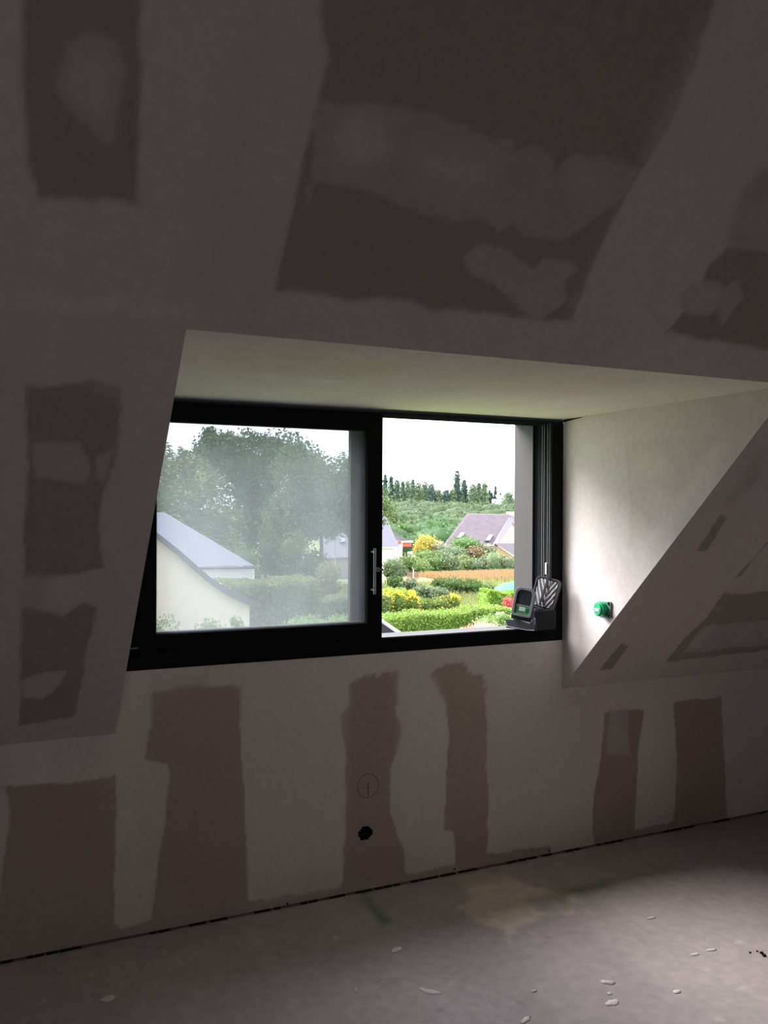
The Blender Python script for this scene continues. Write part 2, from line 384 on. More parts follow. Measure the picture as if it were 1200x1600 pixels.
# floor
def FP(lst): return [(PZ(p[0], p[1], 0)[0], PZ(p[0], p[1], 0)[1]) for p in lst]
FC = np.array([.54, .47, .47])
fl = [(FP([(715, 1375), (745, 1362), (790, 1365), (830, 1385), (905, 1395), (900, 1425), (850, 1432), (815, 1445), (795, 1462), (800, 1478), (785, 1455), (740, 1440), (715, 1418), (735, 1405)]), FC*np.array([1.45, 1.45, 1.25]), .02, 1.0, .03),
      (FP([(556, 1392), (572, 1390), (610, 1440), (598, 1448)]), (.07, .26, .11), .03, .75, .015),
      (FP([(860, 1392), (930, 1380), (958, 1372), (955, 1388), (880, 1402)]), (.14, .27, .14), .04, .5, .02),
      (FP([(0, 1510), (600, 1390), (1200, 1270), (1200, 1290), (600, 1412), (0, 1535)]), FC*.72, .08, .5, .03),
      (FP([(820, 1402), (880, 1400), (910, 1415), (880, 1428), (840, 1422)]), FC*.75, .03, .6, .03),
      (FP([(1000, 1500), (1130, 1480), (1160, 1530), (1050, 1560)]), FC*1.12, .08, .6, .05),
      (FP([(600, 1550), (800, 1520), (780, 1590), (620, 1600)]), FC*1.1, .08, .5, .05)]
rs = random.Random(5)
for i in range(70):
    x = rs.uniform(20, 1180); y = rs.uniform(1508-.2*x+30, 1640); r = rs.uniform(2, 7)
    fl.append((FP(ell(x, y, r*rs.uniform(.8, 2), r*.5, 8, rs.uniform(-.5, .5))), FC*rs.choice([1.25, 1.35, .7, 1.2]), .006, rs.uniform(.35, .8), .006))
YB = -5.9
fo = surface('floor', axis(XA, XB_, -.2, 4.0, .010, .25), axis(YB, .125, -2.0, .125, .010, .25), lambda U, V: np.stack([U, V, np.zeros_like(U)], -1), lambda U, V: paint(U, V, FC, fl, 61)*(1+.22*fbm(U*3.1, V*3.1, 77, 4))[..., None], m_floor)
tag(fo, 'dusty grey screed floor with plaster splashes and green marking paint', kind='structure')

# dark cavity behind the wall gap and behind the outlet hole
def st(name, mb, m, label, bevel=0): o = mb.build(name, m, bevel=bevel); return tag(o, label, kind='structure')
st('trim_1', MB().bx(XA, XB_, .03, .10, .0005, .05), m_dark, 'dark gap along the foot of the low wall')
rg = MB(); rr = random.Random(8); x = -.1
while x < 3.9:
    L = rr.uniform(.02, .09)
    if rr.random() < .55: rg.bx(x, x+L*.8, .001, .02, .0005, rr.uniform(.004, .009))
    x += L
st('trim_2', rg, m_floor if False else mat('crumbly_filler', (.03, .028, .026), .95, noise=.3, scale=60), 'crumbs of filler in the gap at the foot of the low wall')

st('light_leak_filler', MB().bx(XA, XL-.001, .001, .3, ZK+.001, ZK+.1).bx(XR+.001, XB_, .001, .3, ZK+.001, ZK+.1).bx(XL, XR, .02, .12, ZB-.04, ZB-.001), m_dark, 'unseen dark filler strips added on top of the low wall against light leaks')  # unseen boxes added to keep sky light out of the wall cavity
# rest of the room behind the camera
zc2 = ZK+HMAX; y2 = -HMAX; y3 = YB+HMAX
st('ceiling_flat', MB().bx(XA, XB_, y3, y2, zc2, zc2+.1), m_plain, 'flat top of the attic ceiling')
# rear slope with an unseen opening added to let in fill light
RX0, RX1, RV0, RV1 = -1.1, -.3, .65, 1.15
def rs_quad(mb, u0, u1, v0, v1): mb.poly([(u0, YB+v0, ZK+v0), (u1, YB+v0, ZK+v0), (u1, YB+v1, ZK+v1), (u0, YB+v1, ZK+v1)], [(0, 1, 2, 3)])
mb = MB(); rs_quad(mb, XA, RX0, 0, HMAX); rs_quad(mb, RX1, XB_, 0, HMAX); rs_quad(mb, RX0, RX1, 0, RV0); rs_quad(mb, RX0, RX1, RV1, HMAX)
st('ceiling_rear', mb, m_plain, 'rear roof slope with an unseen opening added for fill light')
portal(((RX0+RX1)/2, YB+(RV0+RV1)/2-.05, ZK+(RV0+RV1)/2+.05), (0, 1, -1), RX1-RX0, (RV1-RV0)*1.414)
st('wall_rear', MB().bx(XA, XB_, YB-.1, YB, 0, ZK), m_plain, 'low rear wall of the attic')
for nm, xx in (('wall_left', XA), ('wall_right', XB_)):
    s_ = -.1 if xx == XA else .1
    st(nm, MB().prism([(xx, YB, 0), (xx, .1, 0), (xx, .1, ZK), (xx, 0, ZK), (xx, y2, zc2), (xx, y3, zc2), (xx, YB, ZK)], (s_, 0, 0)), m_plain, 'plain gable end wall of the attic, %s' % ('left' if s_ < 0 else 'right'))

# outer shell round the opening
D1, D2 = .154, .31
xo = 2.342
mb = MB(); mb.bx(xo, XR+.35, D1, D2, ZB-.05, ZT+.2)
st('wall_outer_reveal_right', mb, m_reveal, 'grey outer reveal right of the open half of the window')
st('wall_outer_reveal_left', MB().bx(XL-.35, XL+.03, D1, D2, ZB-.05, ZT+.2), m_reveal, 'grey outer reveal left of the window')
st('wall_outer_lintel', MB().bx(XL-.35, XR+.35, D1, D2, ZT+.005, ZT+.25), m_reveal, 'outer lintel over the window')
st('wall_outer_sill', MB().bx(XL-.35, XR+.35, D1, D2+.03, ZB-.12, 1.023), m_alu, 'pale aluminium outer window sill')
mb = MB(); mb.bx(XA, XL-.002, .11, .3, -4.6, ZK+.1); mb.bx(XR+.002, XB_, .11, .3, -4.6, ZK+.1); mb.bx(XL-.002, XR+.002, .11, .3, -4.6, ZB-.01)
st('wall_outside', mb, mat('outside_render', (.3, .29, .27), .9), 'outside rendered wall of the attic storey')

# ------------------------------------------------------------------ window
win = empty('window_1', ((XL+XR)/2, 0, ZB)); tag(win, 'black aluminium sliding window, left leaf closed in front, right half open', kind='structure')
hd = 1.999; bl = 1.056; e = .0015
MB().bx(XL+e, XR-e, e, D1, hd, ZT+.02).build('frame_head', m_frame, win)
MB().bx(XL+e, XR-e, -.002, .012, ZB+e, bl).bx(XL+e, XR-e, .012, D1, ZB+e, 1.028).build('frame_bottom', m_frame, win)
MB().bx(XL-.02, XL+.06, e, D1, bl, hd).build('frame_jamb', m_frame, win)
jb = MB().bx(xo, XR-e, 0, .012, bl, hd).bx(xo+.012, XR+.02, .012, D1, bl-.03, hd).build('frame_jamb', m_frame, win)
for i, yy in enumerate((.030, .046, .074, .090, .135)):
    MB().bx(xo+.0095, xo+.013, yy, yy+.0016, bl-.02, hd).build('track_rib', m_track if i < 4 else m_frame, win)
for yy in (.05, .10, .15):
    MB().bx(XL+.06, xo, yy, yy+.004, 1.028, 1.036).build('bottom_track', m_track, win)
MB().bx(xo-.008, xo+.002, .028, .038, 1.30, 1.352).build('catch', mat('white_plastic', (.75, .75, .72), .4), win)
# front leaf
def leaf(x0, x1, g0, g1, z0, z1, gz0, gz1, y0, y1, glass, lab, bevel=.002):
    fr = MB()
    fr.bx(x0, g0, y0, y1, z0, z1).bx(g1, x1, y0, y1, z0, z1).bx(g0, g1, y0, y1, z0, gz0).bx(g0, g1, y0, y1, gz1, z1)
    s = fr.build('sash', m_frame, win); s['label'] = lab
    ym = (y0+y1)/2
    MB().bx(g0-.002, g1+.002, ym-.002, ym+.002, gz0-.002, gz1+.002).build('pane', glass, s)
    b_ = MB(); b_.bx(g0, g1, ym+.004, ym+.012, gz0, gz0+.006)
    b_.build('glazing_bead', m_alu, s)
    return s
s1 = leaf(XL+.05, 1.487, .556, 1.420, 1.0565, 1.997, 1.121, 1.926, .006, .060, m_glass_in, 'closed front sash with dusty pane')
leaf(XL+.07, 1.455, .57, 1.382, 1.040, 1.996, 1.114, 1.935, .076, .128, m_glass_out, 'rear sash slid behind the left one')
mb = MB(); mb.tube([(1.436, -.032, 1.246), (1.436, -.032, 1.436)], .0052, 12)
mb.tube([(1.436, .008, 1.262), (1.436, -.032, 1.262)], .004, 8); mb.tube([(1.436, .008, 1.42), (1.436, -.032, 1.42)], .004, 8)
mb.build('handle', m_steel, s1)['label'] = 'slim steel pull bar'
mb = MB(); mb.tube([(1.463, .008, 1.345), (1.463, -.008, 1.345)], .0095, 14).bx(1.463, 1.487, -.006, 0, 1.341, 1.349)
mb.build('latch', m_steel, s1)
MB().bx(.447, .49, -.001, .004, 1.075, 1.080).build('drain_cover', m_steel, win)

# ------------------------------------------------------------------ small things on walls
# outlet hole: recessed box ring
ho = MB()
n = 28
ring = [(bc[0]+(HR+.003)*math.cos(2*math.pi*i/n), bc[2]+(HR+.003)*math.sin(2*math.pi*i/n)) for i in range(n)]
vsx = [(a, .002, b) for a, b in ring]+[(a, .045, b) for a, b in ring]
ho.poly(vsx, [(i, (i+1) % n, n+(i+1) % n, n+i) for i in range(n)]+[tuple(range(n, 2*n))])
hole = ho.build('outlet_box', m_dark); hole.location = (0, 0, 0)
tag(hole, 'empty round black outlet hole in the low wall', 'outlet')
cb = MB(); cb.tube([(bc[0]-.01, .04, bc[2]), (bc[0]-.008, .015, bc[2]-.01), (bc[0]+.008, .01, bc[2]-.004)], .003, 6)
cb.build('cable_end', mat('dark_grey_cable', (.03, .03, .03), .5), hole)
# pencil circle
pc = P(575, 1228, 0); rad = .0475
mb = MB(); mb.tube([(pc[0]+rad*math.cos(a), -.0005, pc[2]+rad*1.05*math.sin(a)) for a in np.linspace(0, 2*math.pi, 33)], .0009, 4, caps=False)
mk = mb.build('pencil_mark', mat('red_brown_pencil', (.13, .05, .045), .8))
tag(mk, 'red-brown pencil circle drawn on bare board above the hole', 'mark')
MB().tube([(pc[0], -.0005, pc[2]+.018), (pc[0]+.001, -.0005, pc[2]-.046)], .0011, 4).build('vertical_stroke', mat('dark_pencil', (.05, .04, .04), .8), mk)
MB().tube([(pc[0]-.034, -.0005, pc[2]-.006), (pc[0]+.02, -.0005, pc[2]-.008)], .0006, 4).build('cross_stroke', bpy.data.materials['red_brown_pencil'], mk)
# screws near the foot
scr = None
for i, (px, py, d) in enumerate([(115, 1480, 'leftmost, at the left edge'), (449, 1412, 'under the wide filler band'), (710, 1358, 'right of the outlet hole'), (858, 1329, 'rightmost, in a bare notch')]):
    p = P(px, py, 0); mb = MB().tube([(0, -.0012, 0), (0, .004, 0)], .0045, 10)
    if scr is None: scr = mb.build('screw_head', mat('black_screw', (.01, .01, .01), .5)); o = scr
    else: o = scr.copy(); COL.objects.link(o)
    o.location = p; tag(o, 'black screw head at the wall foot, '+d, 'screw', 'screws at the foot of the low wall')

# green box on the cheek
gp = PX(945.5, 951.5, XR)
gb = empty('junction_box', (XR, gp[1], gp[2])); tag(gb, 'round green plastic electrical box on a square plate on the right cheek wall', 'electrical box')
def loc_part(mb, name, m, par, bevel=0): o = mb.build(name, m, None, bevel=bevel); o.parent = par; return o
m_green = mat('green_plastic', (.015, .42, .18), .35); m_greend = mat('dark_green_plastic', (.03, .20, .10), .4)
loc_part(MB().bx(-.006, 0, -.040, .040, -.036, .036), 'base_plate', mat('pale_green_plate', (.22, .40, .30), .3), gb, .002)
loc_part(MB().bx(-.0075, -.004, -.046, -.040, -.034, .034), 'edge_strip', mat('grey_plate_edge', (.14, .15, .14), .4), gb)
loc_part(MB().tube([(-.006, .004, 0), (-.034, .004, 0)], .031, 32), 'box_body', m_green, gb)
loc_part(MB().tube([(-.034, .004, 0), (-.040, .004, 0)], .027, 32, r2=.024), 'box_cap', m_green, gb)
loc_part(MB().bx(-.0425, -.040, -.012, .018, -.008, .004), 'sticker', mat('white_sticker', (.75, .78, .75), .5), gb)
for zz in (.028, -.028):
    loc_part(MB().bx(-.014, -.006, -.034, -.024, zz-.006, zz+.006), 'clip', m_greend, gb)
# corner crack at the dormer ceiling
mb = MB(); mb.prism([(XR-.0006, -.002, ZC-.002), (XR-.0006, -.14, ZC-.001), (XR-.0006, -.14, ZC-.003), (XR-.0006, -.002, ZC-.012)], (-.0008, 0, 0))
st('trim_3', mb, m_dark, 'dark open joint in the corner above the right end of the window')

# ------------------------------------------------------------------ measuring device and its open case on the sill
m_case = mat('black_nylon', (.012, .013, .017), .8, noise=.2, scale=80, bump=.3, bscale=300)
m_casee = mat('blue_grey_binding', (.04, .045, .065), .6)
m_lining = mat('silver_grey_lining', (.34, .335, .37), .6, noise=.12, scale=40)
m_dev = mat('grey_rubber', (.24, .25, .30), .55)
m_scr = mat('smoked_window', (.04, .043, .055), .25)
m_lab = mat('green_label', (.09, .36, .13), .5)
Nn = np.array([2.205, -.070]); e1 = np.array([-.456, .890]); e2 = np.array([1.0, .03])
zb = bl
def CW(a, b, z): q = Nn+e1*a+e2*b; return (q[0], q[1], zb+z)
def cbox(mb, a0, a1, b0, b1, z0, z1):
    c = [(a0, b0), (a1, b0), (a1, b1), (a0, b1)]
    return mb.prism([CW(a, b, z0) for a, b in c], (0, 0, z1-z0))
case = empty('tool_case', CW(.08, .05, 0)); tag(case, 'open black zipped case with silver lining standing on the right end of the window sill', 'case')
mb = MB(); cbox(mb, .0, .150, .0, .118, .001, .012)
mb.build('bottom_panel', m_case, case, bevel=.004)
mb = MB(); cbox(mb, 0, .012, .0, .118, .010, .090); cbox(mb, .012, .11, .106, .118, .010, .088); cbox(mb, .012, .06, .058, .106, .012, .082)
mb.build('side_wall', m_case, case, bevel=.004)
# left low lip, flared
mb = MB()
pr = [(-.004, -.004, .0), (-.004, .01, .0), (.168, .01, .004), (.176, -.006, .012)]
mb.poly([CW(-.006, -.006, .001), CW(.135, -.006, .008), CW(.145, -.012, .042), CW(.08, -.012, .046), CW(.02, -.012, .032), CW(-.008, -.008, .062),
         CW(-.006, .006, .001), CW(.135, .006, .008), CW(.14, .002, .040), CW(.08, .002, .042), CW(.02, .002, .030), CW(-.004, .002, .058)],
        [(0, 1, 2, 3, 4, 5), (11, 10, 9, 8, 7, 6), (0, 6, 7, 1), (1, 7, 8, 2), (2, 8, 9, 3), (3, 9, 10, 4), (4, 10, 11, 5), (5, 11, 6, 0)])
mb.build('front_flap', m_casee, case, bevel=.002)
MB().tube([CW(-.009, -.010, .062), CW(-.010, -.010, .03), CW(-.006, -.010, .004), CW(.03, -.010, .002), CW(.08, -.010, .005), CW(.135, -.010, .010)], .0022, 6).build('piping', mat('light_piping', (.16, .17, .21), .5), case)
MB().tube([CW(.014, .0, .088), CW(.004, .05, .090), CW(.006, .11, .088)], .002, 6).build('zip', mat('zip', (.05, .055, .065), .4), case)
# lid: rounded panel leaning, in the plane facing the camera
def basis(origin, yaw_, lean, roll_):
    ax = np.array([math.cos(yaw_), math.sin(yaw_), 0]); nz = np.array([math.sin(yaw_), -math.cos(yaw_), 0])  # nz faces out
    up = np.array([0, 0, 1.0])
    up2 = up*math.cos(lean)-nz*math.sin(lean); n2 = nz*math.cos(lean)+up*math.sin(lean)
    ax2 = ax*math.cos(roll_)-up2*math.sin(roll_); up3 = up2*math.cos(roll_)+ax*math.sin(roll_)
    return lambda a, b, c: tuple(np.array(origin)+ax2*a+up3*b+n2*c)
def rrect(w2, h2, r, n=6, rt=None):
    rt = rt or r; out = []
    for cx, cy, a0, q in ((w2-rt, h2-rt, 0, rt), (-w2+rt, h2-rt, 90, rt), (-w2+r, -h2+r, 180, r), (w2-r, -h2+r, 270, r)):
        for i in range(n+1): t = math.radians(a0+90*i/n); out.append((cx+q*math.cos(t), cy+q*math.sin(t)))
    return out
def slab(mb, B_, outl, c0, c1):
    n = len(outl); mb.poly([B_(a, b, c0) for a, b in outl]+[B_(a, b, c1) for a, b in outl], [tuple(range(n))[::-1], tuple(range(n, 2*n))]+[(i, (i+1) % n, n+(i+1) % n, n+i) for i in range(n)])
def ringslab(mb, B_, o, i_, c0, c1):
    n = len(o); v = [B_(a, b, c0) for a, b in o]+[B_(a, b, c1) for a, b in o]+[B_(a, b, c0) for a, b in i_]+[B_(a, b, c1) for a, b in i_]
    f = []
    for k in range(n):
        j = (k+1) % n; f += [(k, j, n+j, n+k), (2*n+j, 2*n+k, 3*n+k, 3*n+j), (n+k, n+j, 3*n+j, 3*n+k), (j, k, 2*n+k, 2*n+j)]
    mb.poly(v, f)
lo = P(852, 927, -.02)
LB = basis(lo, -1.05, .20, .20)
mb = MB(); slab(mb, LB, rrect(.062, .074, .022), -.012, -.004); lid = mb.build('lid', m_case, case)
mb = MB(); ringslab(mb, LB, rrect(.062, .074, .022), rrect(.055, .067, .018), -.004, .004); mb.build('rim', mat('rim_binding', (.035, .037, .042), .45), lid)
# lining with V folds
mb = MB(); nx, ny = 24, 22; gv = []
for i in range(nx+1):
    for j in range(ny+1):
        a = -.050+.100*i/nx; b = -.062+.124*j/ny
        bb = max(b, -.07+.0)
        fold = .0035*math.sin((b*1.0-abs(a-.012)*1.9)*170)+.0008*math.sin(a*200+b*90)
        gv.append(LB(a, bb, .001+fold))
mb.poly(gv, [(i*(ny+1)+j, (i+1)*(ny+1)+j, (i+1)*(ny+1)+j+1, i*(ny+1)+j+1) for i in range(nx) for j in range(ny)], True)
mb.build('lining', m_lining, lid)
mb = MB(); slab(mb, LB, [(-.013, -.06), (-.003, -.06), (.005, .076), (-.007, .076)], .007, .010); mb.build('strap', m_case, lid)
# device
do = P(818, 941, -.02)
DB = basis(do, -.72, .16, .16)
dev = empty('laser_level', DB(0, -.06, -.03)); tag(dev, 'grey rounded laser measuring device with dark window and green label, leaning in its case', 'measuring tool')
O1 = rrect(.046, .066, .014, rt=.026); I1 = rrect(.034, .054, .006, rt=.020)
mb = MB(); slab(mb, DB, rrect(.044, .064, .014, rt=.026), -.055, -.006); mb.build('body', mat('black_rubber', (.02, .022, .027), .5), dev, bevel=.003)
mb = MB(); ringslab(mb, DB, O1, I1, -.008, .006); mb.build('bezel', m_dev, dev, bevel=.0015)
mb = MB()
tp = [p for p in rrect(.035, .055, .006, rt=.020)]
nn = 12; vv = []
for j in range(nn+1):
    t = j/nn; b = -.014+.069*t; wd = .0345 if b < .034 else .0345*math.sqrt(max(0.02, 1-((b-.034)/.0215)**2))
    for i in range(9): a = -wd+2*wd*i/8; vv.append(DB(a, b, -.004+.006*math.cos(a/.0345*1.4)))
mb.poly(vv, [(j*9+i, j*9+i+1, (j+1)*9+i+1, (j+1)*9+i) for j in range(nn) for i in range(8)], True)
mb.build('lens_window', m_scr, dev)
mb = MB(); slab(mb, DB, [(-.0345, -.053), (.0345, -.053), (.0345, -.017), (-.0345, -.017)], -.005, .002); lab = mb.build('label_plate', m_lab, dev); lab['label'] = 'green label plate'
mb = MB(); slab(mb, DB, [(-.014, -.040), (.014, -.040), (.014, -.022), (-.014, -.022)], .002, .0035); mb.build('display', mat('white_display', (.7, .74, .78), .3), lab)
mb = MB()
m_but = mat('dark_green_print', (.03, .17, .06), .5)
for k in (-.026, .022, .029): mb = MB(); slab(mb, DB, [(k-.002, -.045), (k+.002, -.045), (k+.002, -.026), (k-.002, -.026)], .002, .003); mb.build('button', m_but, lab)
mb = MB(); slab(mb, DB, [(-.0345, -.017), (.0345, -.017), (.0345, -.012), (-.0345, -.012)], -.003, .003); mb.build('divider', mat('mid_grey_bar', (.30, .32, .35), .4), dev)
mb = MB(); slab(mb, DB, [(-.012, -.066), (.012, -.066), (.008, -.057), (-.008, -.057)], .004, .008); mb.build('latch', m_track, dev)
mb = MB(); slab(mb, DB, [(-.042, -.082), (.042, -.082), (.044, -.060), (-.044, -.060)], -.05, -.002); mb.build('foot', bpy.data.materials['black_rubber'], dev)

# ------------------------------------------------------------------ plaster chips on the floor
m_chip = mat('dried_plaster', (.92, .89, .84), .9, noise=.12, scale=90)
def chip(px, py, w_, h_, rot, label, thick=.004, seed=0, curl=None):
    c = PZ(px, py, 0); r_ = random.Random(seed+int(px)); n = 14; vb = []; vt = []
    for i in range(n):
        a = 2*math.pi*i/n; q = 1+r_.uniform(-.22, .22)
        x = w_*q*math.cos(a); y = h_*q*math.sin(a)
        if curl: y += curl*(x/w_)**2*h_
        X = x*math.cos(rot)-y*math.sin(rot); Y = x*math.sin(rot)+y*math.cos(rot)
        vb.append((X, Y, .0003)); vt.append((X*.82, Y*.82, thick*r_.uniform(.7, 1.1)))
    mb = MB(); mb.poly(vb+vt+[(0, 0, thick*1.1)], [(i, (i+1) % n, n+(i+1) % n, n+i) for i in range(n)]+[(n+i, n+(i+1) % n, 2*n) for i in range(n)]+[tuple(range(n))[::-1]], True)
    o = mb.build('plaster_chip', m_chip); o.location = (c[0], c[1], 0)
    tag(o, label, 'debris', 'plaster chips on the floor')
chip(672, 1551, .040, .012, -.75, 'long curved plaster flake on the floor, the largest one, at the bottom centre', curl=.9)
chip(950, 1536, .026, .011, -.6, 'oval plaster chip speckled grey, right of the long curved flake', .006)
chip(958, 1567, .026, .017, 0, 'round plaster chip just in front of the speckled oval one')
chip(620, 1484, .024, .017, .1, 'round plaster drop on the dark floor below the outlet hole')
chip(169, 1561, .026, .017, .1, 'round plaster drop near the bottom left corner')
chip(822, 1594, .024, .010, .4, 'plaster chip at the very bottom edge, left of centre-right')
chip(952, 1553, .012, .007, 0, 'tiny plaster crumb between the oval and the round chip')
chip(834, 1549, .012, .006, .2, 'tiny plaster crumb midway along the front floor')
chip(1018, 1435, .022, .007, -.1, 'thin plaster flake on the lit floor, farthest back on the right')
chip(1085, 1492, .020, .008, -.2, 'small plaster flake at the right, left of the black crumbs')
chip(1112, 1485, .022, .007, -.3, 'faint thin flake just right of the small right-hand flake')
chip(556, 1548, .018, .004, 1.3, 'narrow plaster sliver standing end-on at the bottom centre-left')
chip(1058, 1550, .016, .010, 0, 'small pale chip at the lower right of the floor')
m_bl = mat('black_crumb', (.015, .014, .013), .9)
for i, (px, py) in enumerate([(1190, 1490), (1183, 1487), (1194, 1494), (1172, 1489)]):
    c = PZ(px, py, 0); r_ = random.Random(i); mb = MB(); s_ = .006*r_.uniform(.6, 1.3)
    mb.poly([(-s_, -s_, .0005), (s_, -s_*.7, .0005), (s_*.8, s_, .0005), (-s_*.7, s_*.8, .0005), (-s_*.5, -s_*.4, s_), (s_*.5, -s_*.3, s_*1.1), (s_*.3, s_*.5, s_*.9), (-s_*.4, s_*.4, s_)], [(3, 2, 1, 0), (4, 5, 6, 7), (0, 1, 5, 4), (1, 2, 6, 5), (2, 3, 7, 6), (3, 0, 4, 7)])
    o = mb.build('black_crumb', m_bl); o.location = (c[0], c[1], 0); tag(o, 'tiny black crumb at the right edge of the floor', 'debris', 'black crumbs on the floor')

# ================================================================== OUTSIDE
# terrain profile by distance
TY = [.3, 20, 33, 45, 60, 72, 82, 105, 125, 200, 300, 345, 460, 900]
TZ = [-4.6, -4.6, -4.6, -4.75, -4.9, -5.2, -6.0, -6.6, -6.0, -3.6, -2.2, -1.8, -1.0, 0.0]
def gz(y): return float(np.interp(y, TY, TZ))
rng = np.random.default_rng(7)
def ground_color(U, V):
    c = np.tile(np.array([.10, .15, .05]), (*U.shape, 1))
    n_ = fbm(U*.12, V*.12, 4, 4); n2_ = fbm(U*.7, V*.7, 14, 3)
    tan = np.array([.22, .20, .09]); a = np.clip(n_*3+.3, 0, 1)[..., None]*.55
    c = c*(1-a)+tan*a
    d = ((V > 66) & (V < 78) & (U > 30))[..., None]*.85
    c = c*(1-d)+np.array([.28, .21, .11])*d
    return c*(1+.5*n2_[..., None])
gys = np.concatenate([np.arange(.31, 110, 1.0), np.arange(110, 900, 12.)]); gxs = np.concatenate([np.arange(-60, 120, 1.5), np.arange(120, 600, 15.)])
go = surface('lawn', gxs, gys, lambda U, V: np.stack([U, V, np.interp(V, TY, TZ)+.0*U], -1), ground_color, attr_mat('grassy_ground', fine=.3, fscale=1.5, bump=.5))
go['kind'] = 'structure'; go['label'] = 'green and tan grassy land sloping away below the window'

def unit(n): v = rng.normal(size=(n, 3)); return v/np.linalg.norm(v, axis=1, keepdims=True)
def leaves_mesh(name, pos, size, cols, cores=(), parent=None, aspect=.55, up=.0):
    n = len(pos); a = unit(n); b = unit(n); a[:, 2] *= (1-up); a /= np.linalg.norm(a, axis=1, keepdims=True)
    b -= (a*b).sum(1, keepdims=True)*a; b /= np.linalg.norm(b, axis=1, keepdims=True)
    s = (size*rng.uniform(.6, 1.4, n))[:, None]
    v = np.stack([pos-a*s, pos+b*s*aspect, pos+a*s, pos-b*s*aspect], 1).reshape(-1, 3)
    t = rng.random(n)[:, None]; c = np.array(cols[0])*(1-t)+np.array(cols[1])*t; c *= rng.uniform(.8, 1.2, n)[:, None]*.81
    if len(cols) > 2:
        m_ = (fbm(pos[:, 0]/size/7, pos[:, 2]/size/7+pos[:, 1], 3, 2)+.5+rng.uniform(-.12, .12, n) > cols[3]) if len(cols) > 3 else rng.random(n) > .7
        c[m_] = np.array(cols[2])*rng.uniform(.8, 1.2, (m_.sum(), 1))
    c = np.repeat(c, 4, 0)
    q = np.arange(4*n).reshape(n, 4)
    vs_, fs_, cs_ = [v], [q], [c]; off = 4*n
    for (cx, cy, cz, rx, ry, rz, kind) in cores:
        if kind == 'box':
            vv_ = np.array([[x, y, z] for x in (-1, 1) for y in (-1, 1) for z in (-1, 1)], float)*[rx, ry, rz]+[cx, cy, cz]
            ff = np.array([(0, 1, 3, 2), (4, 6, 7, 5), (0, 4, 5, 1), (2, 3, 7, 6), (0, 2, 6, 4), (1, 5, 7, 3)])
        else:
            th = np.linspace(0, math.pi, 7); ph = np.linspace(0, 2*math.pi, 11)[:-1]
            T, Ph = np.meshgrid(th, ph, indexing='ij')
            w_ = np.sin(T) if kind == 'ell' else (1-np.cos(T))/2
            vv_ = np.stack([cx+rx*w_*np.cos(Ph), cy+ry*w_*np.sin(Ph), cz+rz*np.cos(T)], -1).reshape(-1, 3)
            ff = np.array([(i*10+j, i*10+(j+1) % 10, (i+1)*10+(j+1) % 10, (i+1)*10+j) for i in range(6) for j in range(10)])
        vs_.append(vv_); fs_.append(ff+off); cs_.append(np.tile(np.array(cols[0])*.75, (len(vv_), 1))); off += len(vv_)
    v = np.concatenate(vs_); q = np.concatenate(fs_); c = np.concatenate(cs_)
    me = bpy.data.meshes.new(name); me.vertices.add(len(v)); me.vertices.foreach_set('co', v.reshape(-1).astype(np.float32))
    me.loops.add(q.size); me.loops.foreach_set('vertex_index', q.reshape(-1).astype(np.int32))
    me.polygons.add(len(q)); me.polygons.foreach_set('loop_start', np.arange(0, q.size, 4, dtype=np.int32)); me.update(calc_edges=True)
    at = me.color_attributes.new('tint', 'FLOAT_COLOR', 'POINT')
    at.data.foreach_set('color', np.concatenate([c, np.ones((len(c), 1))], 1).reshape(-1).astype(np.float32))
    me.materials.append(m_leaf); o = bpy.data.objects.new(name, me); COL.objects.link(o)
    if parent: o.parent = parent; o.location = -Vector(parent_origin(parent))
    return o

def blob_pts(blobs, n, lo_=.6, hi_=1.08, lump=.18):
    ar = np.array([b[3]*b[5] for b in blobs]); cnt = np.maximum(6, (n*ar/ar.sum()).astype(int)); out = []
    for b, k in zip(blobs, cnt):
        d = unit(k); r = rng.uniform(lo_, hi_, k)
        r *= 1+lump*np.sin(d[:, 0]*9+b[0]*3)*np.sin(d[:, 2]*8+b[2])*np.sin(d[:, 1]*7)
        out.append(np.array(b[:3])+d*np.array(b[3:6])*r[:, None])
    return np.concatenate(out)

def world_blobs(bp, Y, dep=1.0, yj=0.0):
    out = []
    for i, (px, py, rx, ry) in enumerate(bp):
        y = Y+(((i*37) % 11)/5.5-1)*yj; c = P(px, py, y); s = mpp(c); out.append((c[0], c[1], c[2], rx*s*1.05, rx*s*dep, ry*s))
    return out

def sub(bp, k, r0, seed):     # scatter smaller lumps over the blobs for a bushy outline
    r_ = random.Random(seed); out = []
    for (px, py, rx, ry) in bp:
        for _ in range(k):
            a = r_.uniform(0, 2*math.pi); q = r_.uniform(.45, .85)
            out.append((px+rx*q*math.cos(a), py+ry*q*math.sin(a), rx*r0*r_.uniform(.7, 1.2), ry*r0*r_.uniform(.7, 1.2)))
    return out

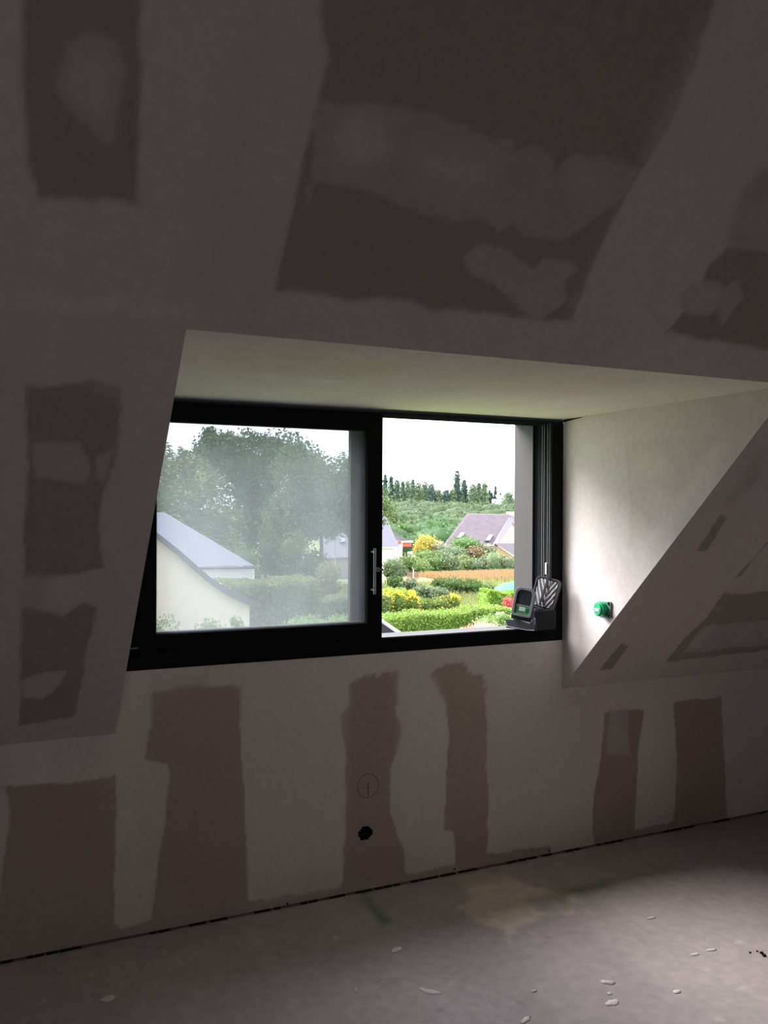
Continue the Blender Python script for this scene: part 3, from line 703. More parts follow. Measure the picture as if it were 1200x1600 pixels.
def tree(name, label, Y, bp, n, leaf_px, cols, group=None, cat='tree', dep=1.0, trunk=True, k=5, core=.72, up=0., r0=.42, yj=0., aspect=.55, lump=.18):
    all_b = list(bp)+sub(bp, k, r0, int(bp[0][0]*7+bp[0][1]))
    wb = world_blobs(all_b, Y, dep, yj); big = world_blobs(bp, Y, dep, yj)
    cx = big[0][0]; g = gz(Y); s = mpp(P(bp[0][0], bp[0][1], Y))
    pos = blob_pts(wb, n, lump=lump); pos = pos[pos[:, 2] > g-.05]
    cores = [(b[0], b[1], b[2], b[3]*core, b[4]*core, b[5]*core, 'ell') for b in big] if core else []
    if trunk:
        t = empty(name, (cx, big[0][1], g)); tag(t, label, cat, group)
        leaves_mesh('crown', pos, leaf_px*s, cols, cores, t, aspect, up)
        h = big[0][2]-g; r_ = max(.04, .018*h)
        mb = MB(); mb.tube([(cx, big[0][1], g-.1), (cx+.02*h, big[0][1], g+h*.5), (cx, big[0][1], g+h*.95)], r_*1.5, 8, r2=r_*.6)
        mb.build('trunk', m_bark, t)
        return t
    o = leaves_mesh(name, pos-np.array([cx, big[0][1], g]), leaf_px*s, cols, [(c[0]-cx, c[1]-big[0][1], c[2]-g, *c[3:]) for c in cores], None, aspect, up)
    o.location = (cx, big[0][1], g); return tag(o, label, cat, group)

def hedge(name, label, Y, x0, x1, ytop, depth, n, leaf_px, cols, group=None, ybase=None, wavy=.06, Y2=None):
    a = P(x0, ytop[0], Y); b = P(x1, ytop[1], Y2 or Y); s = mpp(a); g = gz(Y)
    t = rng.random(n); face = rng.random(n); H0 = a[2]-g; H1 = b[2]-g
    base = a[None, :]*(1-t[:, None])+b[None, :]*t[:, None]; H_ = H0*(1-t)+H1*t
    pos = np.zeros((n, 3)); pos[:, 0] = base[:, 0]; 
    top = face < .42; pos[:, 1] = base[:, 1]+np.where(top, rng.random(n)*depth, 0); pos[:, 2] = g+np.where(top, H_, rng.random(n)*H_)
    side = face > .9; pos[side, 0] = np.where(rng.random(side.sum()) < .5, a[0], b[0]); pos[side, 1] += rng.random(side.sum())*depth; 
    pos += rng.normal(size=(n, 3))*s*1.2
    pos[:, 2] += wavy*np.sin(pos[:, 0]*1.7+Y)+.5*wavy*np.sin(pos[:, 0]*4.1)
    cx = (a[0]+b[0])/2; 
    L = abs(b[0]-a[0])/2; cores = []
    m_ = 8
    for i in range(m_):
        q = (i+.5)/m_; hh = (H0*(1-q)+H1*q)*.93; yy = (a[1]*(1-q)+b[1]*q)
        cores.append((a[0]*(1-q)+b[0]*q-cx, yy-Y+depth/2, hh/2, L/m_*1.02, depth*.46, hh/2, 'box'))
    o = leaves_mesh(name, pos-np.array([cx, Y, g]), leaf_px*s, cols, cores); o.location = (cx, Y, g)
    return tag(o, label, 'hedge', group)

G_DARK = [(.045, .085, .035), (.10, .16, .06)]
G_MID = [(.09, .16, .05), (.19, .28, .09)]
G_LITE = [(.16, .26, .06), (.30, .42, .12)]
G_YEL = [(.22, .27, .07), (.42, .42, .14)]
G_GREY = [(.13, .18, .10), (.24, .30, .17)]

# ---- neighbour's house at lower left
m_cream = mat('cream_render', (.60, .52, .40), .9, noise=.04, scale=2)
m_white = mat('white_render', (.66, .65, .62), .9)
m_slate = mat('slate_roof', (.12, .122, .15), .55, noise=.10, scale=3, bump=.2, bscale=8)
m_slated = mat('dark_slate_verge', (.05, .05, .06), .6)
HY = 27.0
hs = empty('neighbour_house', P(330, 1000, HY)); hs.location.z = gz(HY)
tag(hs, 'cream house with grey slate roof and curved gable verge beyond the dusty pane', 'house')
curve = [(150, 772), (200, 800), (247, 836), (275, 858), (300, 880), (325, 902), (345, 916), (365, 927), (397, 942)]
g0 = gz(HY)
wl = [P(x, y+4, HY) for x, y in curve[:-1]]+[P(390, 942, HY)]
pk = P(75, 722, HY); mir = lambda p: np.array([2*pk[0]-p[0], p[1], p[2]])
wl = [mir(p) for p in wl[::-1]]+[pk-np.array([0, 0, .1])]+wl
bot = [np.array([p[0], p[1], g0-.3]) for p in (wl[-1], wl[0])]
MB().prism(wl+bot, (0, 13, 0)).build('gable_wall', m_cream, hs)
cv = [P(x, y, HY) for x, y in curve]; cv = [mir(p) for p in cv[::-1]]+[pk]+cv
mb = MB(); th = .17
top_ = [p+np.array([0, 0, .04]) for p in cv]; bt_ = [p-np.array([0, 0, th]) for p in cv]
mb.prism(top_+bt_[::-1], (0, -.25, 0)); mb.build('verge', m_slated, hs)
mb = MB(); mb.prism([p+np.array([0, .0, .05]) for p in cv]+[p-np.array([0, 0, .05]) for p in cv][::-1], (0, 13.5, 0)); mb.build('roof_slope', m_slate, hs)
WY = 43.0
e0 = P(250, 887, WY); e1_ = P(398, 886, WY)
gW = gz(WY)
MB().prism([P(250, 889, WY+.3), P(397, 889, WY+.3), (P(397, 889, WY+.3)[0], WY+.3, gW-.3), (P(250, 889, WY+.3)[0], WY+.3, gW-.3)], (0, 7, 0)).build('wing_wall', m_white, hs)
r0_, r1_ = P(398, 884, WY), P(258, 801, WY+5.2)
l1_ = P(170, 796, WY+5.2); l0_ = P(200, 884, WY)
b0_ = np.array([r0_[0], WY+10.4, r0_[2]])
MB().poly([l0_, r0_, r1_, l1_, b0_], [(0, 1, 2, 3), (1, 4, 2)]).build('wing_roof', m_slate, hs)
MB().tube([P(300, 888, WY-.1), P(398, 887, WY-.1)], .07, 8).build('gutter', m_slated, hs)
MB().tube([P(396, 889, WY+.1), np.array([P(396, 889, WY+.1)[0], WY+.1, gW])], .05, 6).build('downpipe', m_white, hs)
# plants at its foot
for i, (px, py, rx, ry, lab) in enumerate([(262, 985, 24, 24, 'tall wispy green plant against the cream wall, leftmost'), (328, 982, 24, 15, 'rounded leafy bush against the cream wall, middle'), (370, 975, 10, 14, 'small round leafy plant against the cream wall, near its right corner')]):
    tree('garden_plant', lab, 24.5, [(px, py, rx, ry), (px+rx*.3, py+ry, rx*.8, ry), (px, py+ry*2.2, rx*.8, ry)], 900 if i < 2 else 450, 2.6, [(.20, .30, .10), (.36, .46, .20)], 'plants at the foot of the cream house', 'plant', trunk=False, core=.45 if i else 0, up=-.6 if i == 0 else 0)

# ---- big trees on the left
tree('cypress_tree', 'broad cypress with drooping yellow-green tips, left edge of the dusty pane', 59, [(262, 790, 55, 75), (300, 770, 50, 55), (250, 730, 22, 45), (330, 820, 50, 45), (285, 722, 22, 22)], 17000, 3.2, [(.09, .14, .06), (.20, .25, .09), (.34, .37, .12), .66], 'tall trees behind the cream house', up=.7, aspect=.35, k=12, r0=.3, core=.5)
tree('oak_tree', 'tallest dark broadleaf tree, left of centre in the dusty pane', 68, [(385, 735, 62, 62), (340, 715, 42, 40), (440, 710, 45, 38), (410, 800, 60, 60), (360, 850, 50, 45), (330, 690, 18, 22)], 24000, 2.6, [(.05, .09, .04), (.13, .19, .08)], 'tall trees behind the cream house', k=12, r0=.3, core=.5)
tree('ash_tree', 'rounded mid green tree, right of the tallest one behind the dusty pane', 57, [(500, 775, 62, 62), (470, 735, 45, 42), (540, 760, 45, 50), (565, 790, 45, 45), (450, 820, 45, 50), (520, 820, 60, 20)], 24000, 2.6, [(.08, .14, .06), (.17, .25, .10)], 'tall trees behind the cream house', k=12, r0=.3, core=.5)
for px, py, rx, ry, Y, c, lab in [(380, 880, 28, 30, 50, G_MID, 'rounded shrub at the right end of the white wing wall'), (425, 870, 30, 35, 54, G_DARK, 'dark shrub under the tallest tree'), (455, 865, 26, 34, 53, G_MID, 'leafy mid green shrub under the rounded tree'),
                                   (490, 885, 28, 26, 51, G_DARK, 'dark green shrub left of the olive one'), (513, 900, 20, 22, 47, [(.18, .20, .08), (.28, .31, .12)], 'olive round shrub left of the blue spruce')]:
    tree('shrub', lab, Y, [(px, py, rx, ry), (px, py+ry, rx*.9, ry)], 1800, 2.4, c, 'shrubs under the tall trees', 'shrub', trunk=False)
# blue spruce
Y = 40.; base = P(568, 930, Y); top = P(566, 822, Y); gg = gz(Y)
t = empty('blue_spruce', (base[0], Y, gg)); tag(t, 'blue-grey spruce half hidden by the middle window stile', 'tree')
Hh = top[2]-gg; n = 5200; hfrac = rng.random(n)**.8; lay = np.floor(hfrac*13)/13; rr_ = (1-lay)*1.35*(.55+.45*(1-(hfrac*13) % 1)); an = rng.random(n)*2*math.pi
rq = rr_*np.sqrt(rng.random(n))
pos = np.stack([base[0]+rq*np.cos(an), Y+rq*np.sin(an), gg+.1+hfrac*(Hh-.1)-rq*.12], -1)
leaves_mesh('crown', pos, .075, [(.15, .21, .22), (.34, .42, .46)], [(base[0], Y, gg+Hh*.48, .8, .8, Hh*.46, 'cone')], t, up=.6)
MB().tube([(base[0], Y, gg-.1), (base[0], Y, gg+Hh*.95)], .09, 8, r2=.02).build('trunk', m_bark, t)
# hedges left
hedge('tall_hedge', 'tall clipped hedge with yellowish top beside the cream house', 35., 352, 500, (915, 908), 3.0, 7500, 2.3, [(.12, .17, .06), (.27, .32, .11)], None)
hedge('rear_hedge', 'lower green hedge between the tall hedge and the blue spruce', 36., 498, 610, (938, 930), 1.5, 3200, 2.3, [(.13, .19, .06), (.27, .34, .12)], None)
tree('bright_bush', 'light green spreading bush in front of the tall hedge', 29., [(490, 985, 52, 24), (450, 995, 30, 20), (530, 975, 28, 15), (490, 1015, 60, 25)], 5000, 2.2, G_LITE, None, 'shrub', trunk=False)
tree('pink_flower_bush', 'pink flowering bush at the lower right corner of the dusty pane', 31., [(556, 972, 15, 14), (575, 982, 18, 12)], 900, 1.8, [(.45, .22, .18), (.72, .42, .36), (.25, .32, .12)], None, 'shrub', trunk=False)
# slatted wooden garden pieces behind the hedge
m_wood = mat('pale_weathered_wood', (.26, .20, .14), .8, noise=.15, scale=8); m_woodb = mat('red_brown_wood', (.18, .11, .08), .8, noise=.15, scale=8)
for i, (px, w_, m_, lab, py) in enumerate([(419, 9, m_wood, 'pale slatted garden chair beyond the tall hedge, leftmost of three', 902), (439, 20, m_woodb, 'brown wooden planter beyond the tall hedge, middle of three', 903), (472, 16, m_wood, 'pale slatted garden bench beyond the tall hedge, rightmost of three', 906)]):
    Yc = 41.; c = P(px, py, Yc); s = mpp(c); hw = w_*s/2; g_ = gz(Yc); tz = c[2]
    e_ = empty(['garden_chair', 'wooden_planter', 'garden_bench'][i], (c[0], Yc, g_)); tag(e_, lab, ['chair', 'planter', 'bench'][i])
    for sx_ in (-1, 1):
        for sy_ in (0, .5): MB().bx(c[0]+sx_*hw-.04, c[0]+sx_*hw+.04, Yc+sy_-.04, Yc+sy_+.04, g_, tz+(.1 if sy_ else 0)).build('leg', m_, e_)
    for j in range(5):
        z = tz-.1-.22*j
        MB().bx(c[0]-hw, c[0]+hw, Yc-.06, Yc-.03, z-.07, z+.05).build('slat', m_, e_)
    MB().bx(c[0]-hw, c[0]+hw, Yc-.05, Yc+.5, tz-.62, tz-.57).build('seat' if i != 1 else 'shelf', m_, e_)
# grey house seen between the trees with flagpole
Yh = 80.
h2 = empty('grey_house', P(530, 880, Yh)); h2.location.z = gz(Yh); tag(h2, 'brownish grey roofed house behind the flagpole, seen under the trees', 'house')
m_tile = mat('brown_grey_tiles', (.13, .12, .13), .7, noise=.1, scale=3)
g_ = gz(Yh)
MB().poly([P(505, 872, Yh), P(586, 869, Yh), P(578, 826, Yh+5), P(490, 826, Yh+5)], [(0, 1, 2, 3)]).build('roof', m_tile, h2)
MB().prism([P(500, 873, Yh+.5), P(582, 870, Yh+.5), (P(582, 870, Yh+.5)[0], Yh+.5, g_-.3), (P(500, 873, Yh+.5)[0], Yh+.5, g_-.3)], (0, 8, 0)).build('wall', mat('tan_render', (.3, .27, .23), .9), h2)
MB().prism([P(530, 840, Yh+3.2), P(538, 840, Yh+3.2), P(539, 848, Yh+2.3), P(531, 848, Yh+2.3)], (0, -.15, .12)).build('skylight', mat('bluish_glass', (.18, .22, .27), .2), h2)
Yf = 60.; fb = P(524, 873, Yf); ft = P(524, 828, Yf)
fp = empty('flagpole', (fb[0], Yf, gz(Yf))); tag(fp, 'white flagpole with a small pale striped flag left of the blue spruce', 'flagpole')
MB().tube([(fb[0], Yf, gz(Yf)), ft], .06, 8, r2=.045).build('pole', mat('white_paint', (.5, .5, .5), .5), fp)
m_fl = bpy.data.materials['white_paint']; m_fd = mat('flag_grey_stripe', (.35, .35, .38), .8)
for j in range(5):
    z = ft[2]-.12-.16*j
    vs_ = []
    for i in range(7):
        q = i/6; vs_ += [(ft[0]-.05-q*.75, Yf+.08*math.sin(q*5), z-.35*q*q+.08), (ft[0]-.05-q*.75, Yf+.08*math.sin(q*5), z-.35*q*q-.08)]
    MB().poly(vs_, [(2*i, 2*i+1, 2*i+3, 2*i+2) for i in range(6)]).build('flag_stripe', m_fl if j % 2 == 0 else m_fd, fp)

# ---- right half view
# front hedge and flowers
hedge('front_hedge', 'long low clipped green hedge just above the window sill', 33., 585, 800, (968, 950), 1.6, 9000, 2.0, [(.15, .26, .05), (.32, .46, .11)], None)
tree('white_flower_bush', 'low bush with small white flowers at the right end of the long hedge', 31.6, [(765, 972, 24, 11), (785, 966, 14, 11), (800, 978, 18, 12)], 1800, 1.5, [(.14, .24, .06), (.30, .40, .13), (.80, .80, .72), .58], None, 'shrub', trunk=False)
tree('salmon_flower_bush', 'salmon pink flowering bush above the sill, left of the measuring tool', 29.5, [(757, 983, 28, 13), (735, 990, 20, 12)], 1600, 1.6, [(.62, .34, .22), (.82, .52, .38), (.36, .38, .16), .72], None, 'shrub', trunk=False)
ycols = [(.10, .17, .04), (.28, .34, .08), (.75, .52, .04), .60]
for i, (px, py, rx, ry, lab) in enumerate([(603, 945, 14, 22, 'yellow variegated shrub half hidden by the middle stile'), (624, 943, 14, 18, 'green shrub with yellow edges, second from the stile'), (645, 945, 13, 20, 'bright yellow leaved shrub, third from the stile'), (668, 948, 13, 14, 'green rounded shrub between two yellow ones'), (690, 945, 15, 15, 'yellow tipped shrub, second from the right of the row'), (709, 942, 10, 16, 'yellow topped shrub at the right end of the row')]):
    cc = list(ycols); cc[3] = [.42, .52, .38, .56, .46, .38][i]
    tree('variegated_shrub', lab, 36.5, [(px, py, rx, ry), (px, py+12, rx, 16)], 1300, 1.9, cc, 'yellow and green shrubs in a row', 'shrub', trunk=False, k=4)
hedge('low_light_hedge', 'light green flat topped hedge behind the yellow shrubs', 39., 604, 648, (926, 923), 2., 1600, 2.0, [(.22, .32, .05), (.42, .52, .10)], None)
hedge('cube_hedge', 'bright green block shaped hedge in front of the turquoise canopy', 36.5, 764, 812, (924, 926), 1.1, 3600, 1.9, [(.17, .32, .04), (.34, .54, .09)], None)
tree('red_shrub', 'small crimson leaved shrub right of the block hedge', 35., [(795, 945, 11, 14), (799, 960, 10, 14)], 1000, 1.8, [(.48, .09, .09), (.75, .24, .20)], None, 'shrub', trunk=False)
# turquoise canopy
Yt = 40.; tcn_ = P(806, 926, Yt); s = mpp(tcn_); tr_ = 36*s; th_ = 17*s; g_ = gz(Yt)
um = empty('garden_parasol', (tcn_[0], Yt, g_)); tag(um, 'turquoise domed canopy behind the block hedge', 'parasol')
mb = MB(); nr, ns = 6, 16; vv = []
for i in range(nr+1):
    t_ = i/nr*math.pi/2
    for j in range(ns): a = 2*math.pi*j/ns; vv.append((tcn_[0]+tr_*math.sin(t_)*math.cos(a), Yt+tr_*math.sin(t_)*math.sin(a), tcn_[2]+th_*math.cos(t_)))
mb.poly(vv, [(i*ns+j, i*ns+(j+1) % ns, (i+1)*ns+(j+1) % ns, (i+1)*ns+j) for i in range(nr) for j in range(ns)], True)
mb.build('canopy', mat('turquoise_fabric', (.02, .20, .24), .7), um)
MB().tube([(tcn_[0], Yt, g_), (tcn_[0], Yt, tcn_[2]+th_)], .04, 8).build('pole', m_steel, um)
for j in range(0, 16, 4):
    a = 2*math.pi*j/16
    MB().tube([(tcn_[0]+.97*tr_*math.cos(a), Yt+.97*tr_*math.sin(a), tcn_[2]), (tcn_[0]+.97*tr_*math.cos(a), Yt+.97*tr_*math.sin(a), g_)], .03, 6).build('leg', m_steel, um)
# meadow weeds
def grass(name, label, x0, x1, Y0, Y1, n, h, cols, kind='stuff'):
    yy = rng.uniform(Y0, Y1, n); q = rng.random(n); x0 = x0 if isinstance(x0, tuple) else (x0, x0); xa = np.array([P(x0[k], 900, y)[0] for k, y in enumerate((Y0, Y1))]); xb = np.array([P(x1, 900, y)[0] for y in (Y0, Y1)])
    f = (yy-Y0)/(Y1-Y0); xx = (xa[0]+(xa[1]-xa[0])*f)*(1-q)+(xb[0]+(xb[1]-xb[0])*f)*q
    z0 = np.interp(yy, TY, TZ); hh = h*rng.uniform(.5, 1.2, n); wd = h*.07
    p0 = np.stack([xx, yy, z0], -1); ln = rng.normal(size=(n, 2))*h*.15
    v = np.stack([p0-[wd, 0, 0], p0+[wd, 0, 0], p0+np.stack([ln[:, 0]+wd*.3, ln[:, 1], hh], -1), p0+np.stack([ln[:, 0]-wd*.3, ln[:, 1], hh], -1)], 1).reshape(-1, 3)
    t_ = rng.random(n)[:, None]; c = np.repeat((np.array(cols[0])*(1-t_)+np.array(cols[1])*t_)*rng.uniform(.85, 1.15, (n, 1)), 4, 0)
    me = bpy.data.meshes.new(name); me.from_pydata(v.tolist(), [], np.arange(4*n).reshape(n, 4).tolist())
    at = me.color_attributes.new('tint', 'FLOAT_COLOR', 'POINT'); at.data.foreach_set('color', np.concatenate([c, np.ones((len(c), 1))], 1).reshape(-1).astype(np.float32))
    me.materials.append(m_leaf); o = bpy.data.objects.new(name, me); COL.objects.link(o)
    return tag(o, label, 'grass', None, kind)
grass('dry_grass', 'strip of dry orange-tan meadow grass behind the garden', (715, 640), 830, 62, 77, 9000, .55, [(.25, .165, .085), (.33, .22, .115)])
grass('meadow_grass', 'yellow-green rough meadow between the hedges and the dry grass', 585, 830, 39, 64, 9000, .45, [(.15, .20, .06), (.28, .28, .12)])
grass('wild_meadow', 'rough grass patch left of the middle stile beyond the hedges', 480, 590, 42, 64, 3000, .4, [(.18, .22, .08), (.28, .26, .13)])
# shrubs in the meadow
for i, (px, py, rx, ry, Y, c) in enumerate([(615, 908, 14, 9, 52, G_MID), (640, 912, 12, 8, 50, G_GREY), (662, 922, 16, 10, 46, G_GREY), (690, 910, 14, 8, 54, G_MID), (712, 912, 20, 11, 52, G_MID), (738, 915, 16, 9, 51, G_MID), (758, 917, 14, 7, 52, [(.12, .2, .06), (.24, .34, .12)]), (686, 926, 14, 9, 44, G_GREY), (607, 926, 10, 9, 44, G_LITE)]):
    tree('meadow_shrub', ['low green shrub beside the middle stile in front of the dry grass', 'grey-green shrub, second from the stile in the meadow', 'pale grey-green bush behind the yellow shrubs', 'small green bush touching the dry grass', 'widest dark green bush in the middle of the meadow', 'green bush left of the block hedge', 'low bush just left of the turquoise canopy', 'pale weedy bush behind the right yellow shrubs', 'light green bush beside the stile behind the flat topped hedge'][i], Y, [(px, py, rx, ry), (px+rx*.5, py+ry*.7, rx*.8, ry)], 900, 1.9, c, 'shrubs in the meadow', 'shrub', trunk=False, k=4)
# paling fence
Yp = 70.; fe = empty('paling_fence', P(645, 905, Yp)); fe.location.z = gz(Yp); tag(fe, 'short reddish wooden paling fence at the left end of the dry grass', 'fence')
for j in range(9):
    c = P(637+j*2.0, 894, Yp); MB().bx(c[0]-.045, c[0]+.045, Yp-.02, Yp+.02, gz(Yp), c[2]).build('paling', bpy.data.materials['red_brown_wood'], fe)
c0_ = P(636, 898, Yp+.05); c1_ = P(655, 898, Yp+.05)
MB().tube([c0_, c1_], .04, 4).build('rail', bpy.data.materials['red_brown_wood'], fe)
c = P(646, 889, Yp-.2); MB().tube([(c[0], c[1], gz(Yp)), c], .06, 8).build('post', m_fl, fe)
# hedgerow behind the dry grass
rows = [(612, 885, 18, 16, 84, G_GREY, 'grey-green hedgerow bush beside the middle stile'), (632, 882, 18, 18, 86, G_MID, 'bushy green shrub in front of the white house wall'), (655, 885, 18, 14, 85, [(.15, .24, .08), (.28, .38, .14)], 'bright green shrub behind the paling fence'),
        (680, 880, 22, 14, 86, G_MID, 'broad shrub centre left of the hedgerow'), (703, 878, 16, 14, 85, G_GREY, 'pale shrub in the middle of the hedgerow'), (728, 880, 20, 12, 88, [(.16, .22, .08), (.32, .36, .14)], 'yellowish arching shrub in the hedgerow'),
        (752, 884, 16, 13, 86, G_GREY, 'grey-green shrub right of the arching one'), (772, 878, 18, 20, 85, [(.17, .24, .12), (.30, .37, .2)], 'feathery pale willow shrub in front of the ochre wall'), (795, 884, 14, 17, 84, G_GREY, 'hedgerow shrub at the right end by the outer reveal'),
        (668, 868, 24, 10, 92, G_MID, 'dark shrub below the pale flat roof'), (705, 864, 22, 12, 93, G_GREY, 'olive shrub left of the skylights'), (727, 850, 24, 14, 96, [(.10, .20, .06), (.20, .33, .10)], 'tall green bush hiding the skylight roof edge'), (740, 861, 14, 8, 94, [(.22, .16, .10), (.36, .30, .16)], 'russet shrub under the tall green bush'), (758, 858, 16, 9, 95, [(.20, .22, .14), (.32, .33, .22)], 'grey shrub below the right skylight')]
for px, py, rx, ry, Y, c, lab in rows:
    tree('hedgerow_shrub', lab, Y, [(px, py, rx, ry), (px+rx*.3, py+ry*.7, rx, ry)], 1300, 1.8, c, 'shrubs of the hedgerow', 'shrub', trunk=False, k=4)
tree('golden_shrub', 'golden yellow round bush in front of the wooded slope', 100, [(667, 850, 17, 15), (660, 857, 15, 12)], 1800, 1.6, [(.42, .36, .08), (.72, .56, .12)], None, 'shrub', trunk=False)
tree('pale_shrub', 'pale beige bush right of the golden one', 99, [(684, 853, 13, 8)], 700, 1.6, [(.38, .36, .24), (.52, .50, .36)], None, 'shrub', trunk=False)

# left slate house (through the opening)
Yl = 98.
hl = empty('slate_house', P(600, 870, Yl)); hl.location.z = gz(Yl); tag(hl, 'white house with steep lavender grey slate roof beside the middle stile', 'house')
g_ = gz(Yl)
def quad(mb, pts): mb.poly([tuple(p) for p in pts], [tuple(range(len(pts)))])
mb = MB(); mb.prism([P(560, 856, Yl), P(624, 855, Yl), P(605, 812, Yl+4), P(592, 785, Yl+6), P(560, 785, Yl+6)], (0, .3, .25)); mb.build('roof', mat('lavender_slate', (.115, .11, .145), .6, noise=.06, scale=2), hl)
MB().prism([P(560, 857, Yl+.6), P(622, 856, Yl+.6), (P(622, 856, Yl+.6)[0], Yl+.6, g_-.3), (P(560, 857, Yl+.6)[0], Yl+.6, g_-.3)], (0, 8, 0)).build('wall', m_white, hl)
MB().prism([P(614, 832, Yl+9), P(624, 838, Yl+9), P(641, 846, Yl+9), P(628, 846, Yl+9), P(618, 846, Yl+9)], (0, .5, .1)).build('lean_to_roof', m_slate, hl)
MB().bx(P(619, 850, Yl+8)[0], P(629, 850, Yl+8)[0], Yl+8, Yl+14, g_, P(620, 846, Yl+8)[2]).build('annex_wall', m_white, hl)
MB().bx(P(622, 850, Yl+7.7)[0], P(627, 850, Yl+7.7)[0], Yl+7.7, Yl+7.9, P(622, 850, Yl+7.7)[2], P(622, 844, Yl+7.7)[2]).build('shutter', mat('brick_red_paint', (.35, .12, .09), .7), hl)
MB().bx(P(629, 855, Yl+9)[0], P(643, 855, Yl+9)[0], Yl+9, Yl+9.6, P(630, 854, Yl+9)[2], P(630, 848, Yl+9)[2]).build('awning', mat('red_awning', (.62, .10, .06), .7), hl)
MB().bx(P(627, 850, Yl+8.8)[0], P(646, 850, Yl+8.8)[0], Yl+8.8, Yl+9.8, P(630, 847.5, Yl+8.8)[2], P(630, 845.5, Yl+8.8)[2]).build('awning_box', m_white, hl)
# pale flat roof
Yr = 104.; a_ = P(651, 863, Yr); b_ = P(690, 857, Yr)
fr_ = empty('flat_roofed_shed', (a_[0], Yr, gz(Yr))); tag(fr_, 'low shed with a pale whitish roof below the golden bush', 'shed')
MB().prism([P(650, 864, Yr), P(689, 860, Yr), P(692, 855, Yr+3), P(655, 859, Yr+3)], (0, 0, .15)).build('roof', mat('pale_roofing', (.42, .40, .38), .6), fr_)
MB().bx(a_[0], b_[0], Yr+.2, Yr+3, gz(Yr), a_[2]-.05).build('wall', m_white, fr_)
# big brown roofed house on the right
Yb = 100.
hb = empty('gable_house', P(760, 870, Yb)); hb.location.z = gz(Yb); tag(hb, 'large house with purple brown tiled roof, two skylights and pink gable', 'house')
m_purp = mat('purple_brown_tiles', (.085, .068, .084), .75, noise=.16, scale=1.2)
g_ = gz(Yb)
RL, RR, EL, ER = P(732, 804, Yb+7), P(799, 805.5, Yb+7), P(684, 868, Yb), P(763, 866, Yb)
mb = MB(); mb.prism([EL, ER, RR, RL], (0, .35, .2)); mb.build('roof', m_purp, hb)
def on_roof(s_, t_): a = EL+(ER-EL)*s_; b = RL+(RR-RL)*s_; return a+(b-a)*t_
def roof_s(px, py):   # parametric spot on the roof plane for a photo point
    best = None
    for s_ in np.linspace(0, 1, 81):
        for t_ in np.linspace(0, 1, 81):
            v = on_roof(s_, t_)-CAM; d = v@FW; x = 600+F*(v@RT)/d; y = 800-F*(v@UP)/d; e_ = (x-px)**2+(y-py)**2
            if best is None or e_ < best[0]: best = (e_, s_, t_)
    return best[1:]
m_sky = mat('skylight_glass', (.45, .46, .48), .15)
nrm = np.cross(ER-EL, RL-EL); nrm /= np.linalg.norm(nrm); nrm = nrm if nrm[1] < 0 else -nrm
for (xa_, ya_, xb__, yb_) in ((712.5, 843, 721, 834), (756.5, 847, 767, 836.5)):
    s0, t0 = roof_s(xa_, ya_); s1_, t1 = roof_s(xb__, yb_)
    mb = MB(); ds = .10; q4 = [on_roof(s0, t0), on_roof(s0+ds, t0), on_roof(s0+ds, t1), on_roof(s0, t1)]
    mb.prism([p+nrm*.05 for p in q4], nrm*.18); fr2 = mb.build('skylight', m_slated, hb)
    cc_ = sum(q4)/4; mb = MB(); mb.prism([cc_+(p-cc_)*.86+nrm*.2 for p in q4], nrm*.08); mb.build('glass', m_sky, fr2)
m_pink = mat('pink_render', (.42, .33, .32), .9); m_ochre = mat('ochre_render', (.36, .26, .15), .9)
# gable end facing right-front
GA, GB, GC = P(775, 849, Yb+.2), P(800, 812, Yb+7.2), P(835, 849, Yb+14)
bot_ = lambda p: np.array([p[0], p[1], g_-.3])
mb = MB(); mb.poly([GA, GB, GC, bot_(GC), bot_(GA)], [(0, 1, 2, 3, 4)]); mb.build('gable_wall', m_pink, hb)
mb = MB(); mb.prism([ER, RR, RR+np.array([.9, 0, -.3]), P(775, 851, Yb)], (0, .3, .15)); mb.build('verge', mat('lilac_verge', (.13, .12, .145), .6), hb)
mb = MB(); c = P(798, 803, Yb+7.3); mb.bx(c[0]-.35, c[0]+1.2, Yb+7, Yb+8, c[2]-1.5, c[2]+.35); mb.build('chimney', m_pink, hb)
Ya = Yb-5
mb = MB(); mb.prism([P(773, 849, Ya), P(776, 850.5, Ya-.2), P(818, 877, Ya-.2), P(850, 877, Ya+2), P(840, 849, Ya+3), P(800, 848, Ya+2)], (0, .2, .12)); mb.build('porch_roof', mat('plum_slate', (.12, .10, .12), .7, noise=.08, scale=2), hb)
w0 = [P(766, 853, Ya+.1), P(775, 852, Ya+.1), P(818, 880, Ya+.1)]
mb = MB(); mb.prism(w0+[bot_(w0[2]), bot_(w0[0])], (0, 3, 0)); mb.build('porch_wall', m_ochre, hb)
c = P(787, 870.5, Ya); mb = MB(); mb.bx(c[0]-.2, c[0]+.2, Ya-.02, Ya+.15, c[2]-.15, c[2]+.15); mb.build('window', m_slated, hb)
MB().tube([P(772, 850, Ya-.3), P(777, 853, Ya-.3)], .12, 6).build('gutter_end', m_slated, hb)

